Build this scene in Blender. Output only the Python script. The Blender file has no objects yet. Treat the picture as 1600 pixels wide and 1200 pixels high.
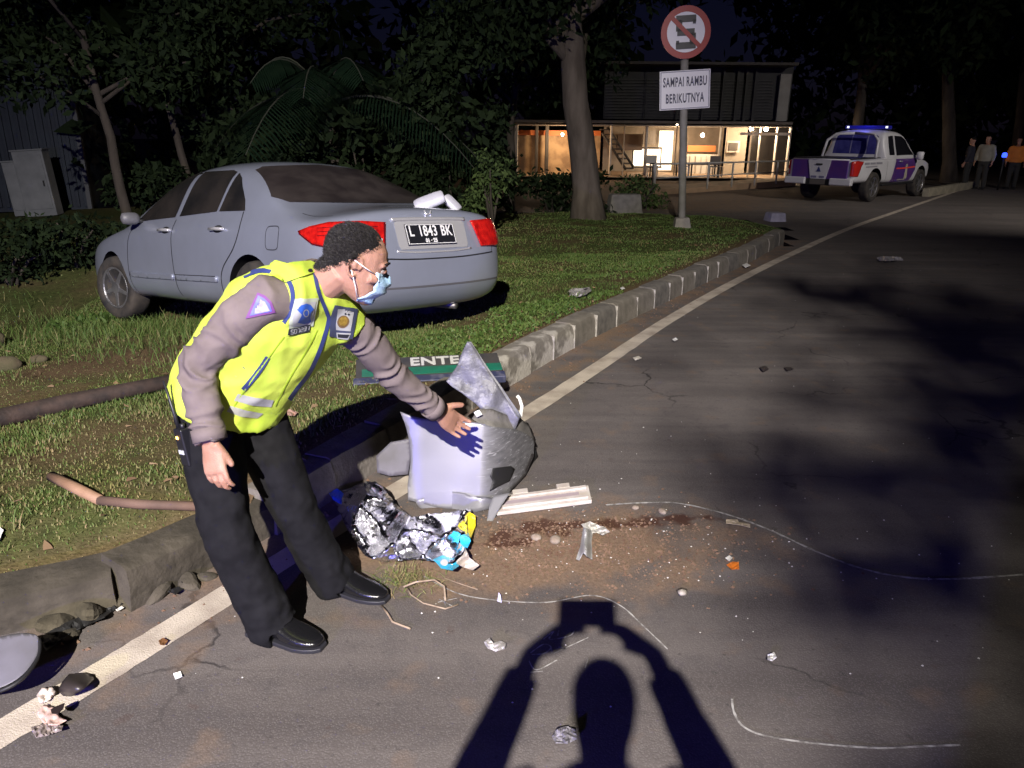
import bpy, bmesh, math, random
import numpy as np
from mathutils import Vector, Matrix, Euler, noise as mnoise
from mathutils.bvhtree import BVHTree
random.seed(7); RNG = np.random.default_rng(11)
SC = bpy.context.scene
COL = SC.collection
R = math.radians
# ------------------------------------------------------------------ camera
FPX, PITCH, ROLL, CAMH = 1180.0, R(18.5), R(-0.5), 1.65
cd = bpy.data.cameras.new('camera'); cam = bpy.data.objects.new('camera', cd); COL.objects.link(cam)
cd.sensor_fit = 'HORIZONTAL'; cd.sensor_width = 36.0; cd.lens = FPX / 1600 * 36.0
cd.clip_start = 0.02; cd.clip_end = 600
cam.location = (0, 0, CAMH)
cam.rotation_euler = (Matrix.Rotation(math.pi / 2 - PITCH, 4, 'X') @ Matrix.Rotation(-ROLL, 4, 'Z')).to_euler()
SC.camera = cam
# ------------------------------------------------------------------ world: a clear night sky
W = bpy.data.worlds.new('World'); SC.world = W; W.use_nodes = True
wn = W.node_tree; wn.nodes.clear()
sky = wn.nodes.new('ShaderNodeTexSky'); sky.sky_type = 'NISHITA'; sky.sun_disc = False
sky.sun_elevation = R(30); sky.sun_rotation = R(180)
tint = wn.nodes.new('ShaderNodeMixRGB'); tint.blend_type = 'MULTIPLY'; tint.inputs[0].default_value = 1
tint.inputs[2].default_value = (0.50, 0.40, 1.0, 1)
bg = wn.nodes.new('ShaderNodeBackground'); bg.inputs[1].default_value = 0.0013
wo = wn.nodes.new('ShaderNodeOutputWorld')
wn.links.new(sky.outputs[0], tint.inputs[1]); wn.links.new(tint.outputs[0], bg.inputs[0]); wn.links.new(bg.outputs[0], wo.inputs[0])
LAMP_POWER, BEACON_POWER, LAMP2_POWER = 6600.0, 850.0, 3800.0
LAMP_POS = Vector((-0.95, -8.2, 7.35))
vs = SC.view_settings; vs.view_transform = 'Standard'; vs.look = 'None'; vs.exposure = 0.0; vs.gamma = 1.0
SC.render.resolution_x, SC.render.resolution_y = 1024, 768
SC.cycles.use_denoising = True
SC.cycles.max_bounces = 6
# ------------------------------------------------------------------ pixel <-> place
def ray(px, py):
    u = (px - 800) / FPX; v = (600 - py) / FPX
    c, s = math.cos(ROLL), math.sin(ROLL)
    u2 = u * c - v * s; v2 = u * s + v * c
    return Vector((u2, math.cos(PITCH) + v2 * math.sin(PITCH), -math.sin(PITCH) + v2 * math.cos(PITCH)))
EYE = Vector((0, 0, CAMH))
def G(px, py, z=0.0):
    r = ray(px, py); return EYE + r * ((z - CAMH) / r.z)
def AY(px, py, y):
    r = ray(px, py); return EYE + r * (y / r.y)
# ------------------------------------------------------------------ materials
MATS = {}
def mat(name, c1, c2=None, scale=8.0, rough=0.6, metal=0.0, bump=0.0, bscale=60.0, coat=0.0, spec=0.5, emit=None, estr=0.0,
        detail=6.0, lo=0.35, hi=0.65, rough2=None, trans=0.0, alpha=1.0, sheen=0.0, stretch=None, subs=0.0):
    if name in MATS: return MATS[name]
    m = bpy.data.materials.new(name); m.use_nodes = True
    t = m.node_tree; b = t.nodes['Principled BSDF']
    b.inputs['Base Color'].default_value = (*c1, 1); b.inputs['Roughness'].default_value = rough
    b.inputs['Metallic'].default_value = metal; b.inputs['Specular IOR Level'].default_value = spec
    b.inputs['Coat Weight'].default_value = coat; b.inputs['Coat Roughness'].default_value = 0.05
    b.inputs['Transmission Weight'].default_value = trans; b.inputs['Alpha'].default_value = alpha
    b.inputs['Sheen Weight'].default_value = sheen
    if subs: b.inputs['Subsurface Weight'].default_value = subs; b.inputs['Subsurface Radius'].default_value = (0.01, 0.004, 0.002)
    if emit: b.inputs['Emission Color'].default_value = (*emit, 1); b.inputs['Emission Strength'].default_value = estr
    tc = t.nodes.new('ShaderNodeTexCoord'); vec = tc.outputs['Object']
    if stretch:
        mp = t.nodes.new('ShaderNodeMapping'); mp.inputs['Scale'].default_value = stretch
        t.links.new(vec, mp.inputs[0]); vec = mp.outputs[0]
    if c2 is not None:
        n = t.nodes.new('ShaderNodeTexNoise'); n.inputs['Scale'].default_value = scale; n.inputs['Detail'].default_value = detail
        t.links.new(vec, n.inputs['Vector'])
        r = t.nodes.new('ShaderNodeMapRange'); r.inputs[1].default_value = lo; r.inputs[2].default_value = hi
        t.links.new(n.outputs['Fac'], r.inputs[0])
        mx = t.nodes.new('ShaderNodeMix'); mx.data_type = 'RGBA'
        mx.inputs[6].default_value = (*c1, 1); mx.inputs[7].default_value = (*c2, 1)
        t.links.new(r.outputs[0], mx.inputs[0]); t.links.new(mx.outputs[2], b.inputs['Base Color'])
        if rough2 is not None:
            rr = t.nodes.new('ShaderNodeMapRange'); rr.inputs[3].default_value = rough; rr.inputs[4].default_value = rough2
            t.links.new(r.outputs[0], rr.inputs[0]); t.links.new(rr.outputs[0], b.inputs['Roughness'])
    if bump:
        n2 = t.nodes.new('ShaderNodeTexNoise'); n2.inputs['Scale'].default_value = bscale; n2.inputs['Detail'].default_value = 5
        t.links.new(vec, n2.inputs['Vector'])
        bp = t.nodes.new('ShaderNodeBump'); bp.inputs['Strength'].default_value = bump; bp.inputs['Distance'].default_value = 0.01
        t.links.new(n2.outputs['Fac'], bp.inputs['Height']); t.links.new(bp.outputs[0], b.inputs['Normal'])
    MATS[name] = m; return m
# ------------------------------------------------------------------ mesh helpers
class MB:
    def __init__(s): s.v = []; s.f = []
    def add(s, vs_, fs):
        o = len(s.v); s.v += [tuple(p) for p in vs_]; s.f += [tuple(i + o for i in f) for f in fs]; return s
    def box(s, c, sz, rot=None, taper=1.0):
        x, y, z = (q / 2 for q in sz); P = []
        for k in (-1, 1):
            g = 1.0 if k < 0 else taper
            for a, b in ((-1, -1), (1, -1), (1, 1), (-1, 1)): P.append(Vector((a * x * g, b * y * g, k * z)))
        if rot is not None:
            M = rot if isinstance(rot, Matrix) else Euler(rot).to_matrix()
            P = [M @ p for p in P]
        c = Vector(c)
        return s.add([p + c for p in P], [(3, 2, 1, 0), (4, 5, 6, 7), (0, 1, 5, 4), (1, 2, 6, 5), (2, 3, 7, 6), (3, 0, 4, 7)])
    def tube(s, pts, rad, n=8, caps=True, up=None, flat=1.0):
        pts = [Vector(p) for p in pts]; m = len(pts)
        rad = [rad] * m if isinstance(rad, (int, float)) else list(rad)
        P = []; F = []; ref = Vector(up) if up else None
        for i in range(m):
            d = (pts[min(i + 1, m - 1)] - pts[max(i - 1, 0)])
            d = d.normalized() if d.length > 1e-9 else Vector((0, 0, 1))
            if ref is None or abs(ref.normalized().dot(d)) > .97: ref = Vector((0, 0, 1)) if abs(d.z) < .9 else Vector((1, 0, 0))
            a = ref - d * ref.dot(d); a.normalize(); b = d.cross(a)
            if up is None: ref = a
            ra, rb = (rad[i], rad[i] * flat) if not isinstance(rad[i], tuple) else rad[i]
            for k in range(n):
                t = 2 * math.pi * k / n; P.append(pts[i] + a * (ra * math.cos(t)) + b * (rb * math.sin(t)))
        for i in range(m - 1):
            for k in range(n):
                k2 = (k + 1) % n; F.append((i * n + k, i * n + k2, (i + 1) * n + k2, (i + 1) * n + k))
        if caps: F.append(tuple(range(n - 1, -1, -1))); F.append(tuple((m - 1) * n + k for k in range(n)))
        return s.add(P, F)
    def lathe(s, prof, c=(0, 0, 0), n=20, M=None):
        P = []; F = []; c = Vector(c)
        for r, z in prof:
            for k in range(n):
                t = 2 * math.pi * k / n; p = Vector((r * math.cos(t), r * math.sin(t), z))
                P.append((M @ p if M else p) + c)
        m = len(prof)
        for i in range(m - 1):
            for k in range(n):
                k2 = (k + 1) % n; F.append((i * n + k, i * n + k2, (i + 1) * n + k2, (i + 1) * n + k))
        F.append(tuple(range(n - 1, -1, -1))); F.append(tuple((m - 1) * n + k for k in range(n)))
        return s.add(P, F)
    def prism(s, poly, t, M=None):
        """poly: 2-D outline in the local xz plane, extruded by t along y; M places it"""
        n = len(poly); P = [Vector((x, -t / 2, z)) for x, z in poly] + [Vector((x, t / 2, z)) for x, z in poly]
        if M is not None: P = [M @ p for p in P]
        return s.add(P, [tuple(range(n)), tuple(range(2 * n - 1, n - 1, -1))] + [(i + n, (i + 1) % n + n, (i + 1) % n, i) for i in range(n)])
    def grid(s, rows):
        n = len(rows[0]); P = [p for r in rows for p in r]
        return s.add(P, [(i * n + j, i * n + j + 1, (i + 1) * n + j + 1, (i + 1) * n + j) for i in range(len(rows) - 1) for j in range(n - 1)])
    def mesh(s, name):
        me = bpy.data.meshes.new(name); me.from_pydata([tuple(p) for p in s.v], [], s.f); me.update(); return me
    def build(s, name, m, parent=None, smooth=False, bevel=0.0, solid=0.0, seg=2, off=-1.0, sub=0, fix=True):
        me = s.mesh(name)
        if fix:
            bm = bmesh.new(); bm.from_mesh(me); bmesh.ops.recalc_face_normals(bm, faces=bm.faces); bm.to_mesh(me); bm.free()
        return link(name, me, m, parent, smooth, bevel, solid, seg, off, sub)
def link(name, me, m, parent=None, smooth=False, bevel=0.0, solid=0.0, seg=2, off=-1.0, sub=0):
    o = bpy.data.objects.new(name, me); COL.objects.link(o)
    if m is not None:
        for q in (m if isinstance(m, (list, tuple)) else [m]): me.materials.append(q)
    if parent is not None: o.parent = parent
    if smooth: me.polygons.foreach_set('use_smooth', [True] * len(me.polygons))
    if solid:
        k = o.modifiers.new('solid', 'SOLIDIFY'); k.thickness = solid; k.offset = off
    if bevel:
        k = o.modifiers.new('bevel', 'BEVEL'); k.width = bevel; k.segments = seg; k.limit_method = 'ANGLE'; k.angle_limit = R(35)
        if not smooth:
            me.polygons.foreach_set('use_smooth', [True] * len(me.polygons)); k.harden_normals = True
    if sub:
        k = o.modifiers.new('sub', 'SUBSURF'); k.levels = sub; k.render_levels = sub
    return o
def tag(o, label, cat, group=None, kind=None):
    if label: o['label'] = label
    if cat: o['category'] = cat
    if group: o['group'] = group
    if kind: o['kind'] = kind
    return o
def thing(name, label, cat, loc=(0, 0, 0), rot=(0, 0, 0), group=None):
    o = bpy.data.objects.new(name, None); COL.objects.link(o); o.empty_display_size = .1
    o.location = loc
    if isinstance(rot, Matrix): o.rotation_euler = rot.to_euler()
    else: o.rotation_euler = rot
    return tag(o, label, cat, group)
def struct(o): o['kind'] = 'structure'; return o
def copy_tree(o, parent=None):
    c = o.copy(); COL.objects.link(c); c.parent = parent
    for ch in list(o.children): copy_tree(ch, c)
    return c
def text_mesh(txt, size, extrude=0.001, bold=0.0, spacing=1.0):
    cu = bpy.data.curves.new('t', 'FONT'); cu.body = txt; cu.size = size; cu.extrude = extrude; cu.offset = bold
    cu.align_x = 'CENTER'; cu.align_y = 'CENTER'; cu.space_character = spacing; cu.resolution_u = 3
    o = bpy.data.objects.new('t', cu); COL.objects.link(o)
    dg = bpy.context.evaluated_depsgraph_get(); me = bpy.data.meshes.new_from_object(o.evaluated_get(dg))
    bpy.data.objects.remove(o); bpy.data.curves.remove(cu); return me
def bake(o):
    """apply the modifiers of o"""
    dg = bpy.context.evaluated_depsgraph_get(); me = bpy.data.meshes.new_from_object(o.evaluated_get(dg))
    old = o.data; o.modifiers.clear(); o.data = me; bpy.data.meshes.remove(old); return o
def blob(lofts, name, m, parent=None, voxel=.006, smooth=6, wr=None):
    """union of closed meshes -> one continuous smooth surface"""
    me = lofts.mesh(name)
    bm = bmesh.new(); bm.from_mesh(me); bmesh.ops.recalc_face_normals(bm, faces=bm.faces); bm.to_mesh(me); bm.free()
    o = link(name, me, m, parent)
    k = o.modifiers.new('r', 'REMESH'); k.mode = 'VOXEL'; k.voxel_size = voxel
    if smooth:
        k = o.modifiers.new('s', 'SMOOTH'); k.factor = .5; k.iterations = smooth
    bake(o); me = o.data
    if wr:
        n = len(me.vertices); co = np.empty(n * 3, 'f'); me.vertices.foreach_get('co', co); co = co.reshape(-1, 3)
        no = np.empty(n * 3, 'f'); me.vertices.foreach_get('normal', no); no = no.reshape(-1, 3)
        dis = np.array([wr(Vector(c)) for c in co]); me.vertices.foreach_set('co', (co + no * dis[:, None]).astype('f').ravel())
    me.materials.clear(); me.materials.append(m)
    me.polygons.foreach_set('use_smooth', [True] * len(me.polygons)); me.update()
    return o
def bvh_of(o):
    me = o.data; return BVHTree.FromPolygons([v.co.copy() for v in me.vertices], [tuple(p.vertices) for p in me.polygons])
def drape(poly, cast, name, m, parent=None, edge=.02, off=.003, solid=.0, smooth=True):
    """polygon (2-D) subdivided and dropped on a surface; cast(x, y) -> (point, normal) or None"""
    bm = bmesh.new(); vs_ = [bm.verts.new((p[0], p[1], 0)) for p in poly]; bm.faces.new(vs_)
    bmesh.ops.triangulate(bm, faces=bm.faces[:])
    for _ in range(9):
        long = [e for e in bm.edges if e.calc_length() > edge]
        if not long: break
        bmesh.ops.subdivide_edges(bm, edges=long, cuts=1); bmesh.ops.triangulate(bm, faces=[f for f in bm.faces if len(f.verts) > 3])
    bad = []
    for v in bm.verts:
        h = cast(v.co.x, v.co.y)
        if h is None: bad.append(v)
        else: v.co = h[0] + h[1] * off
    bmesh.ops.delete(bm, geom=bad, context='VERTS')
    me = bpy.data.meshes.new(name); bm.to_mesh(me); bm.free()
    return link(name, me, m, parent, smooth, solid=solid)
def ribbon(path, w, step=None):
    """a 2-D polyline -> outline polygon of width w"""
    L, Rr = [], []
    for i in range(len(path)):
        a = path[max(i - 1, 0)]; b = path[min(i + 1, len(path) - 1)]
        dx, dy = b[0] - a[0], b[1] - a[1]; l = math.hypot(dx, dy) or 1; nx, ny = -dy / l * w / 2, dx / l * w / 2
        L.append((path[i][0] + nx, path[i][1] + ny)); Rr.append((path[i][0] - nx, path[i][1] - ny))
    return L + Rr[::-1]
def catmull(pts, k=6):
    P = [np.array(p, float) for p in pts]; out = []
    for i in range(len(P) - 1):
        p0, p1, p2, p3 = P[max(i - 1, 0)], P[i], P[i + 1], P[min(i + 2, len(P) - 1)]
        for j in range(k):
            t = j / k; out.append(.5 * (2 * p1 + (p2 - p0) * t + (2 * p0 - 5 * p1 + 4 * p2 - p3) * t * t + (3 * p1 - p0 - 3 * p2 + p3) * t ** 3))
    out.append(P[-1]); return out
# ------------------------------------------------------------------ ground: road, verge, kerb
KPX = [(0, 1014), (170, 966), (336, 906), (470, 822), (560, 762), (680, 681), (800, 602), (900, 540), (1000, 488), (1100, 437), (1180, 397), (1222, 370)]
KERB = [(-9., -1.3), (-5., .55), (-3.0, 1.45)] + [(G(*p).x, G(*p).y) for p in KPX]
NK = len(KERB)
FAR = [(G(*p).x, G(*p).y) for p in ((1215, 350), (1150, 338), (1000, 331), (800, 331))] + [(-12, 19.), (-60, 30.)]
EDGE = np.array([tuple(p)[:2] for p in catmull(KERB, 6)] + FAR[:1] + FAR[1:]); NKE = (NK - 1) * 6 + 1
POLY = np.vstack([EDGE, [(-60, -20), (-9, -20)]])
def seg_dist(x, y, P):
    x = np.asarray(x, float); y = np.asarray(y, float); best = np.full(x.shape, 1e9)
    for i in range(len(P) - 1):
        ax, ay = P[i]; bx, by = P[i + 1]; dx, dy = bx - ax, by - ay
        t = np.clip(((x - ax) * dx + (y - ay) * dy) / (dx * dx + dy * dy), 0, 1)
        best = np.minimum(best, np.hypot(x - ax - t * dx, y - ay - t * dy))
    return best
def inside(x, y, P):
    x = np.asarray(x, float); y = np.asarray(y, float); c = np.zeros(x.shape, bool); n = len(P)
    for i in range(n):
        ax, ay = P[i]; bx, by = P[(i + 1) % n]
        if ay == by: continue
        c ^= ((ay > y) != (by > y)) & (x < (bx - ax) * (y - ay) / (by - ay) + ax)
    return c
def sst(a, b, x): t = np.clip((x - a) / (b - a), 0, 1); return t * t * (3 - 2 * t)
KE = EDGE[:NKE]; FE = EDGE[NKE - 1:]
def vnoise(x, y, s, k=0.0):
    a = np.sin(x * s * 1.3 + 1.7 * np.sin(y * s * .9 + k) + k) * np.cos(y * s * 1.1 + 1.3 * np.sin(x * s * .7 - k)); return a
def verge_z(x, y):
    d = seg_dist(x, y, KE); df = seg_dist(x, y, FE)
    z = .185 - .105 * np.maximum(d - .35, 0) * (1 - .75 * sst(7.5, 11, np.asarray(y, float)))
    z = np.maximum(z, -.42) + .018 * vnoise(x, y, 2.1, .3) * sst(.25, .6, d) + .010 * vnoise(x, y, 6.3, 1.1) * sst(.2, .5, d)
    z = z - .10 * sst(3.1, 2.5, np.asarray(y, float)) * sst(.7, .15, d)
    return z * np.minimum(1, df / .8)
def GV(px, py, dz=0.0):
    z = .1; p = None
    for _ in range(14):
        p = G(px, py, z + dz); z = .5 * z + .5 * float(verge_z(np.array([p.x]), np.array([p.y]))[0])
    return Vector((p.x, p.y, z + dz))
def vz(x, y): return float(verge_z(np.array([x]), np.array([y]))[0])
def axis(*seg):
    out = []
    for a, b, st in seg: out += list(np.arange(a, b - 1e-6, st))
    out.append(seg[-1][1]); return np.array(out)
def field(name, xs, ys, zf, keep, attrs, m):
    X, Yg = np.meshgrid(xs, ys); x = X.ravel(); y = Yg.ravel(); z = zf(x, y); k = keep(x, y)
    nx, ny = len(xs), len(ys); idx = np.arange(nx * ny).reshape(ny, nx)
    q = np.stack([idx[:-1, :-1], idx[:-1, 1:], idx[1:, 1:], idx[1:, :-1]], -1).reshape(-1, 4)
    q = q[k[q].all(1)]; used = np.unique(q); rm = np.full(nx * ny, -1); rm[used] = np.arange(len(used)); q = rm[q]
    me = bpy.data.meshes.new(name); co = np.stack([x[used], y[used], z[used]], 1)
    me.vertices.add(len(co)); me.vertices.foreach_set('co', co.astype('f').ravel())
    me.loops.add(q.size); me.loops.foreach_set('vertex_index', q.ravel().astype('i'))
    me.polygons.add(len(q)); me.polygons.foreach_set('loop_start', np.arange(0, q.size, 4, dtype='i')); me.polygons.foreach_set('loop_total', np.full(len(q), 4, 'i'))
    me.update(calc_edges=True); me.validate()
    for an, af in attrs.items():
        a = me.attributes.new(an, 'FLOAT', 'POINT'); a.data.foreach_set('value', af(x[used], y[used]).astype('f'))
    o = link(name, me, m, None, True); return struct(o)
# --- asphalt: worn grey aggregate, soil washed along the kerb, one spilled patch and one dark wet stain
def asphalt():
    m = bpy.data.materials.new('asphalt'); m.use_nodes = True; t = m.node_tree; b = t.nodes['Principled BSDF']; N = t.nodes.new; L = t.links.new
    tc = N('ShaderNodeTexCoord')
    def nz(s, d=5, st=None):
        n = N('ShaderNodeTexNoise'); n.inputs['Scale'].default_value = s; n.inputs['Detail'].default_value = d
        if st:
            mp = N('ShaderNodeMapping'); mp.inputs['Scale'].default_value = st[:3]; mp.inputs['Rotation'].default_value = (0, 0, st[3]); L(tc.outputs['Object'], mp.inputs[0]); L(mp.outputs[0], n.inputs[0])
        else: L(tc.outputs['Object'], n.inputs[0])
        return n.outputs['Fac']
    def mr(a, lo, hi, x=0, y=1):
        r = N('ShaderNodeMapRange'); r.inputs[1].default_value = lo; r.inputs[2].default_value = hi; r.inputs[3].default_value = x; r.inputs[4].default_value = y; L(a, r.inputs[0]); return r.outputs[0]
    def mx(f, a, c):
        q = N('ShaderNodeMix'); q.data_type = 'RGBA'
        L(f, q.inputs[0])
        for i, s in ((6, a), (7, c)):
            if isinstance(s, tuple): q.inputs[i].default_value = (*s, 1)
            else: L(s, q.inputs[i])
        return q.outputs[2]
    def mul(a, c):
        q = N('ShaderNodeMath'); q.operation = 'MULTIPLY'; L(a, q.inputs[0])
        if isinstance(c, float): q.inputs[1].default_value = c
        else: L(c, q.inputs[1])
        return q.outputs[0]
    def at(n): q = N('ShaderNodeAttribute'); q.attribute_name = n; return q.outputs['Fac']
    fine = nz(260, 3); mid = nz(9, 6); big = nz(.9, 4); streak = nz(3.0, 5, (.25, 3.0, 1, -1.05))
    col = mx(mr(big, .35, .65), (.092, .081, .077), (.13, .114, .106))
    col = mx(mr(streak, .42, .72, 0, .6), col, (.165, .146, .134))
    col = mx(mr(nz(1.6, 6, (.12, 1.6, 1, -1.05)), .36, .64, .5, 0), col, (.058, .05, .048))
    col = mx(mr(nz(34, 3), .62, .74, 0, .6), col, (.04, .036, .036))
    col = mx(mr(mid, .52, .72, 0, .5), col, (.072, .065, .065))
    vo = N('ShaderNodeTexVoronoi'); vo.inputs['Scale'].default_value = 150; L(tc.outputs['Object'], vo.inputs['Vector'])
    col = mx(mr(vo.outputs['Distance'], .1, .45, .5, 0), col, (.19, .175, .165))
    vc = N('ShaderNodeTexVoronoi'); vc.feature = 'DISTANCE_TO_EDGE'; vc.inputs['Scale'].default_value = .75
    wv = N('ShaderNodeVectorMath'); wv.operation = 'ADD'; nw = N('ShaderNodeTexNoise'); nw.inputs['Scale'].default_value = 3.5; nw.inputs['Detail'].default_value = 6; L(tc.outputs['Object'], nw.inputs[0]); ws = N('ShaderNodeVectorMath'); ws.operation = 'SCALE'; ws.inputs['Scale'].default_value = .35; L(nw.outputs['Color'], ws.inputs[0]); L(tc.outputs['Object'], wv.inputs[0]); L(ws.outputs[0], wv.inputs[1]); L(wv.outputs[0], vc.inputs['Vector'])
    col = mx(mul(mr(vc.outputs['Distance'], .002, .007, .85, 0), mr(nz(1.1, 3), .5, .6)), col, (.028, .025, .025))
    spk = mr(nz(420, 2), .68, .74); col = mx(mul(spk, mr(nz(3.2, 3), .45, .6, .15, .8)), col, (.45, .43, .40))
    d = at('dirt'); soil = mx(mr(nz(70, 6), .3, .72), (.135, .088, .056), (.24, .165, .11))
    df = N('ShaderNodeMath'); df.operation = 'MULTIPLY_ADD'; L(mr(nz(5, 8), .3, .7, -.55, .45), df.inputs[0]); df.inputs[1].default_value = .9; L(d, df.inputs[2])
    dm = mr(df.outputs[0], .15, .85, 0, .92); col = mx(dm, col, soil)
    st = N('ShaderNodeMath'); st.operation = 'MULTIPLY_ADD'; L(mr(nz(11, 6), .3, .7, -.5, .5), st.inputs[0]); st.inputs[1].default_value = .9; L(at('stain'), st.inputs[2])
    sm = mr(st.outputs[0], .35, .75, 0, .85); col = mx(sm, col, (.06, .024, .016))
    L(col, b.inputs['Base Color']); L(mr(sm, 0, 1, .86, .45), b.inputs['Roughness']); b.inputs['Specular IOR Level'].default_value = .3
    bp = N('ShaderNodeBump'); bp.inputs['Strength'].default_value = .4; bp.inputs['Distance'].default_value = .0025
    h = N('ShaderNodeMath'); h.operation = 'ADD'; L(mul(fine, .5), h.inputs[0]); L(vo.outputs['Distance'], h.inputs[1])
    L(h.outputs[0], bp.inputs['Height']); L(bp.outputs[0], b.inputs['Normal'])
    MATS['asphalt'] = m; return m
def turf():
    m = bpy.data.materials.new('turf'); m.use_nodes = True; t = m.node_tree; b = t.nodes['Principled BSDF']; N = t.nodes.new; L = t.links.new
    tc = N('ShaderNodeTexCoord'); q = N('ShaderNodeAttribute'); q.attribute_name = 'bare'
    n = N('ShaderNodeTexNoise'); n.inputs['Scale'].default_value = 18; n.inputs['Detail'].default_value = 7; L(tc.outputs['Object'], n.inputs[0])
    n2 = N('ShaderNodeTexNoise'); n2.inputs['Scale'].default_value = 70; n2.inputs['Detail'].default_value = 4; L(tc.outputs['Object'], n2.inputs[0])
    cr = N('ShaderNodeValToRGB'); L(n.outputs['Fac'], cr.inputs[0]); cr.color_ramp.elements[0].position = .3; cr.color_ramp.elements[1].position = .7
    cr.color_ramp.elements[0].color = (.03, .042, .012, 1); cr.color_ramp.elements[1].color = (.08, .095, .03, 1)
    cs = N('ShaderNodeValToRGB'); L(n2.outputs['Fac'], cs.inputs[0]); cs.color_ramp.elements[0].position = .3; cs.color_ramp.elements[1].position = .72
    cs.color_ramp.elements[0].color = (.075, .045, .025, 1); cs.color_ramp.elements[1].color = (.17, .115, .07, 1)
    mx = N('ShaderNodeMix'); mx.data_type = 'RGBA'; L(q.outputs['Fac'], mx.inputs[0]); L(cr.outputs[0], mx.inputs[6]); L(cs.outputs[0], mx.inputs[7])
    L(mx.outputs[2], b.inputs['Base Color']); b.inputs['Roughness'].default_value = .95; b.inputs['Specular IOR Level'].default_value = .1
    bp = N('ShaderNodeBump'); bp.inputs['Strength'].default_value = .8; bp.inputs['Distance'].default_value = .010; L(n2.outputs['Fac'], bp.inputs['Height']); L(bp.outputs[0], b.inputs['Normal'])
    MATS['turf'] = m; return m
SPILL = G(905, 850); STAINS = [(G(1000, 812), .34, .05), (G(860, 822), .26, .06), (G(800, 850), .16, .06)]
def gauss(x, y, c, sx, sy, a=0.0):
    dx, dy = x - c.x, y - c.y; ca, sa = math.cos(a), math.sin(a); u = dx * ca + dy * sa; v = -dx * sa + dy * ca
    return np.exp(-(u / sx) ** 2 - (v / sy) ** 2)
def road_dirt(x, y):
    d = seg_dist(x, y, KE); g = np.exp(-(d / .33) ** 2) * (.55 + .25 * vnoise(x, y, 1.7, .4))
    s = np.minimum(1, 1.25 * gauss(x, y, SPILL, .62, .34, .15)) + .75 * gauss(x, y, G(640, 880), .45, .2, 0) + .5 * gauss(x, y, G(880, 575), .8, .12, 1.0)
    far = sst(15.5, 17.5, y - .12 * x) * sst(7, 4, x - .35 * (y - 16))
    return np.maximum(np.maximum(g, s), far * .8)
def road_stain(x, y): return np.maximum.reduce([gauss(x, y, c, a, b, .12) for c, a, b in STAINS])
def stain2(x, y): return np.minimum(1, 1.15 * road_stain(x, y))
rx = axis((-60, -12, 6), (-12, -4, .5), (-4, 4, .06), (4, 14, .35), (14, 120, 8)); ry = axis((-40, -2, 2), (-2, 1, .2), (1, 9, .06), (9, 18, .25), (18, 40, 1.5), (40, 160, 10))
def road_keep(x, y):
    ins = inside(x, y, POLY); d = seg_dist(x, y, KE); df = seg_dist(x, y, FE)
    return (~ins) | (np.minimum(d, df) < .15)
field('road', rx, ry, lambda x, y: np.zeros_like(x), road_keep, {'dirt': road_dirt, 'stain': stain2}, asphalt())
def bare(x, y):
    d = seg_dist(x, y, KE)
    a = sst(.5, .15, d) * .9
    b = .75 * np.clip(gauss(x, y, GV(110, 590), 1.1, .55, .2) + gauss(x, y, GV(230, 560), .8, .5, .2) + .7 * gauss(x, y, GV(560, 600), .7, .25, .4) + .8 * gauss(x, y, GV(895, 372), .7, .2, 0) + .6 * gauss(x, y, GV(180, 700), .4, .2, 0), 0, 1.2)
    c = np.clip(.25 + .5 * vnoise(x, y, 1.9, 2.2) + .35 * vnoise(x, y, 5.1, .7) + .25 * vnoise(x, y, 11.3, 1.7) + .35 * sst(-1.0, -2.6, x) * sst(8, 5, y), 0, 1) * .68
    return np.clip(np.maximum(a, np.maximum(b, c)), 0, 1)
vx = axis((-60, -8, 4), (-8, -5, .3), (-5, 5.5, .06)); vy = axis((-20, 0, 1.5), (0, 11, .06), (11, 16, .12), (16, 32, 1.0))
field('verge', vx, vy, verge_z, lambda x, y: inside(x, y, POLY) & (seg_dist(x, y, KE) > .06) , {'bare': bare}, turf())
# --- kerb stones laid one by one along the verge
kerb = thing('kerb', 'worn grey concrete kerb with flaking white paint along the grass verge', 'kerb', (0, 0, 0))
M_KG = mat('kerb_concrete', (.12, .108, .088), (.20, .18, .15), 9, .92, bump=.6, bscale=45)
M_KW = mat('kerb_flaking_paint', (.17, .155, .13), (.42, .395, .345), 7, .85, bump=.7, bscale=40, lo=.42, hi=.56)
M_KD = mat('kerb_dark_paint', (.09, .083, .076), (.16, .148, .128), 11, .88, bump=.6, bscale=45)
M_KN = mat('kerb_soiled', (.032, .027, .017), (.075, .064, .045), 7, .95, bump=.8, bscale=30)
M_MORTAR = mat('mortar', (.42, .40, .36), (.24, .22, .20), 30, .9)
def kerb_path():
    seg = np.hypot(*np.diff(KE, axis=0).T); s = np.concatenate([[0], np.cumsum(seg)]); return s
KS = kerb_path()
def kat(s):
    i = min(max(int(np.searchsorted(KS, s)) - 1, 0), len(KE) - 2); t = (s - KS[i]) / (KS[i + 1] - KS[i]); p = KE[i] * (1 - t) + KE[i + 1] * t
    j0, j1 = max(i - 2, 0), min(i + 3, len(KE) - 1); d = KE[j1] - KE[j0]; return Vector((p[0], p[1], 0)), math.atan2(d[1], d[0])
def s_of(px): g = G(*px); d = np.hypot(KE[:, 0] - g.x, KE[:, 1] - g.y); return KS[int(np.argmin(d))]
S_WHITE0, S_WHITE1, S_BROKE = s_of((798, 602)), s_of((880, 552)), s_of((330, 908))
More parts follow.
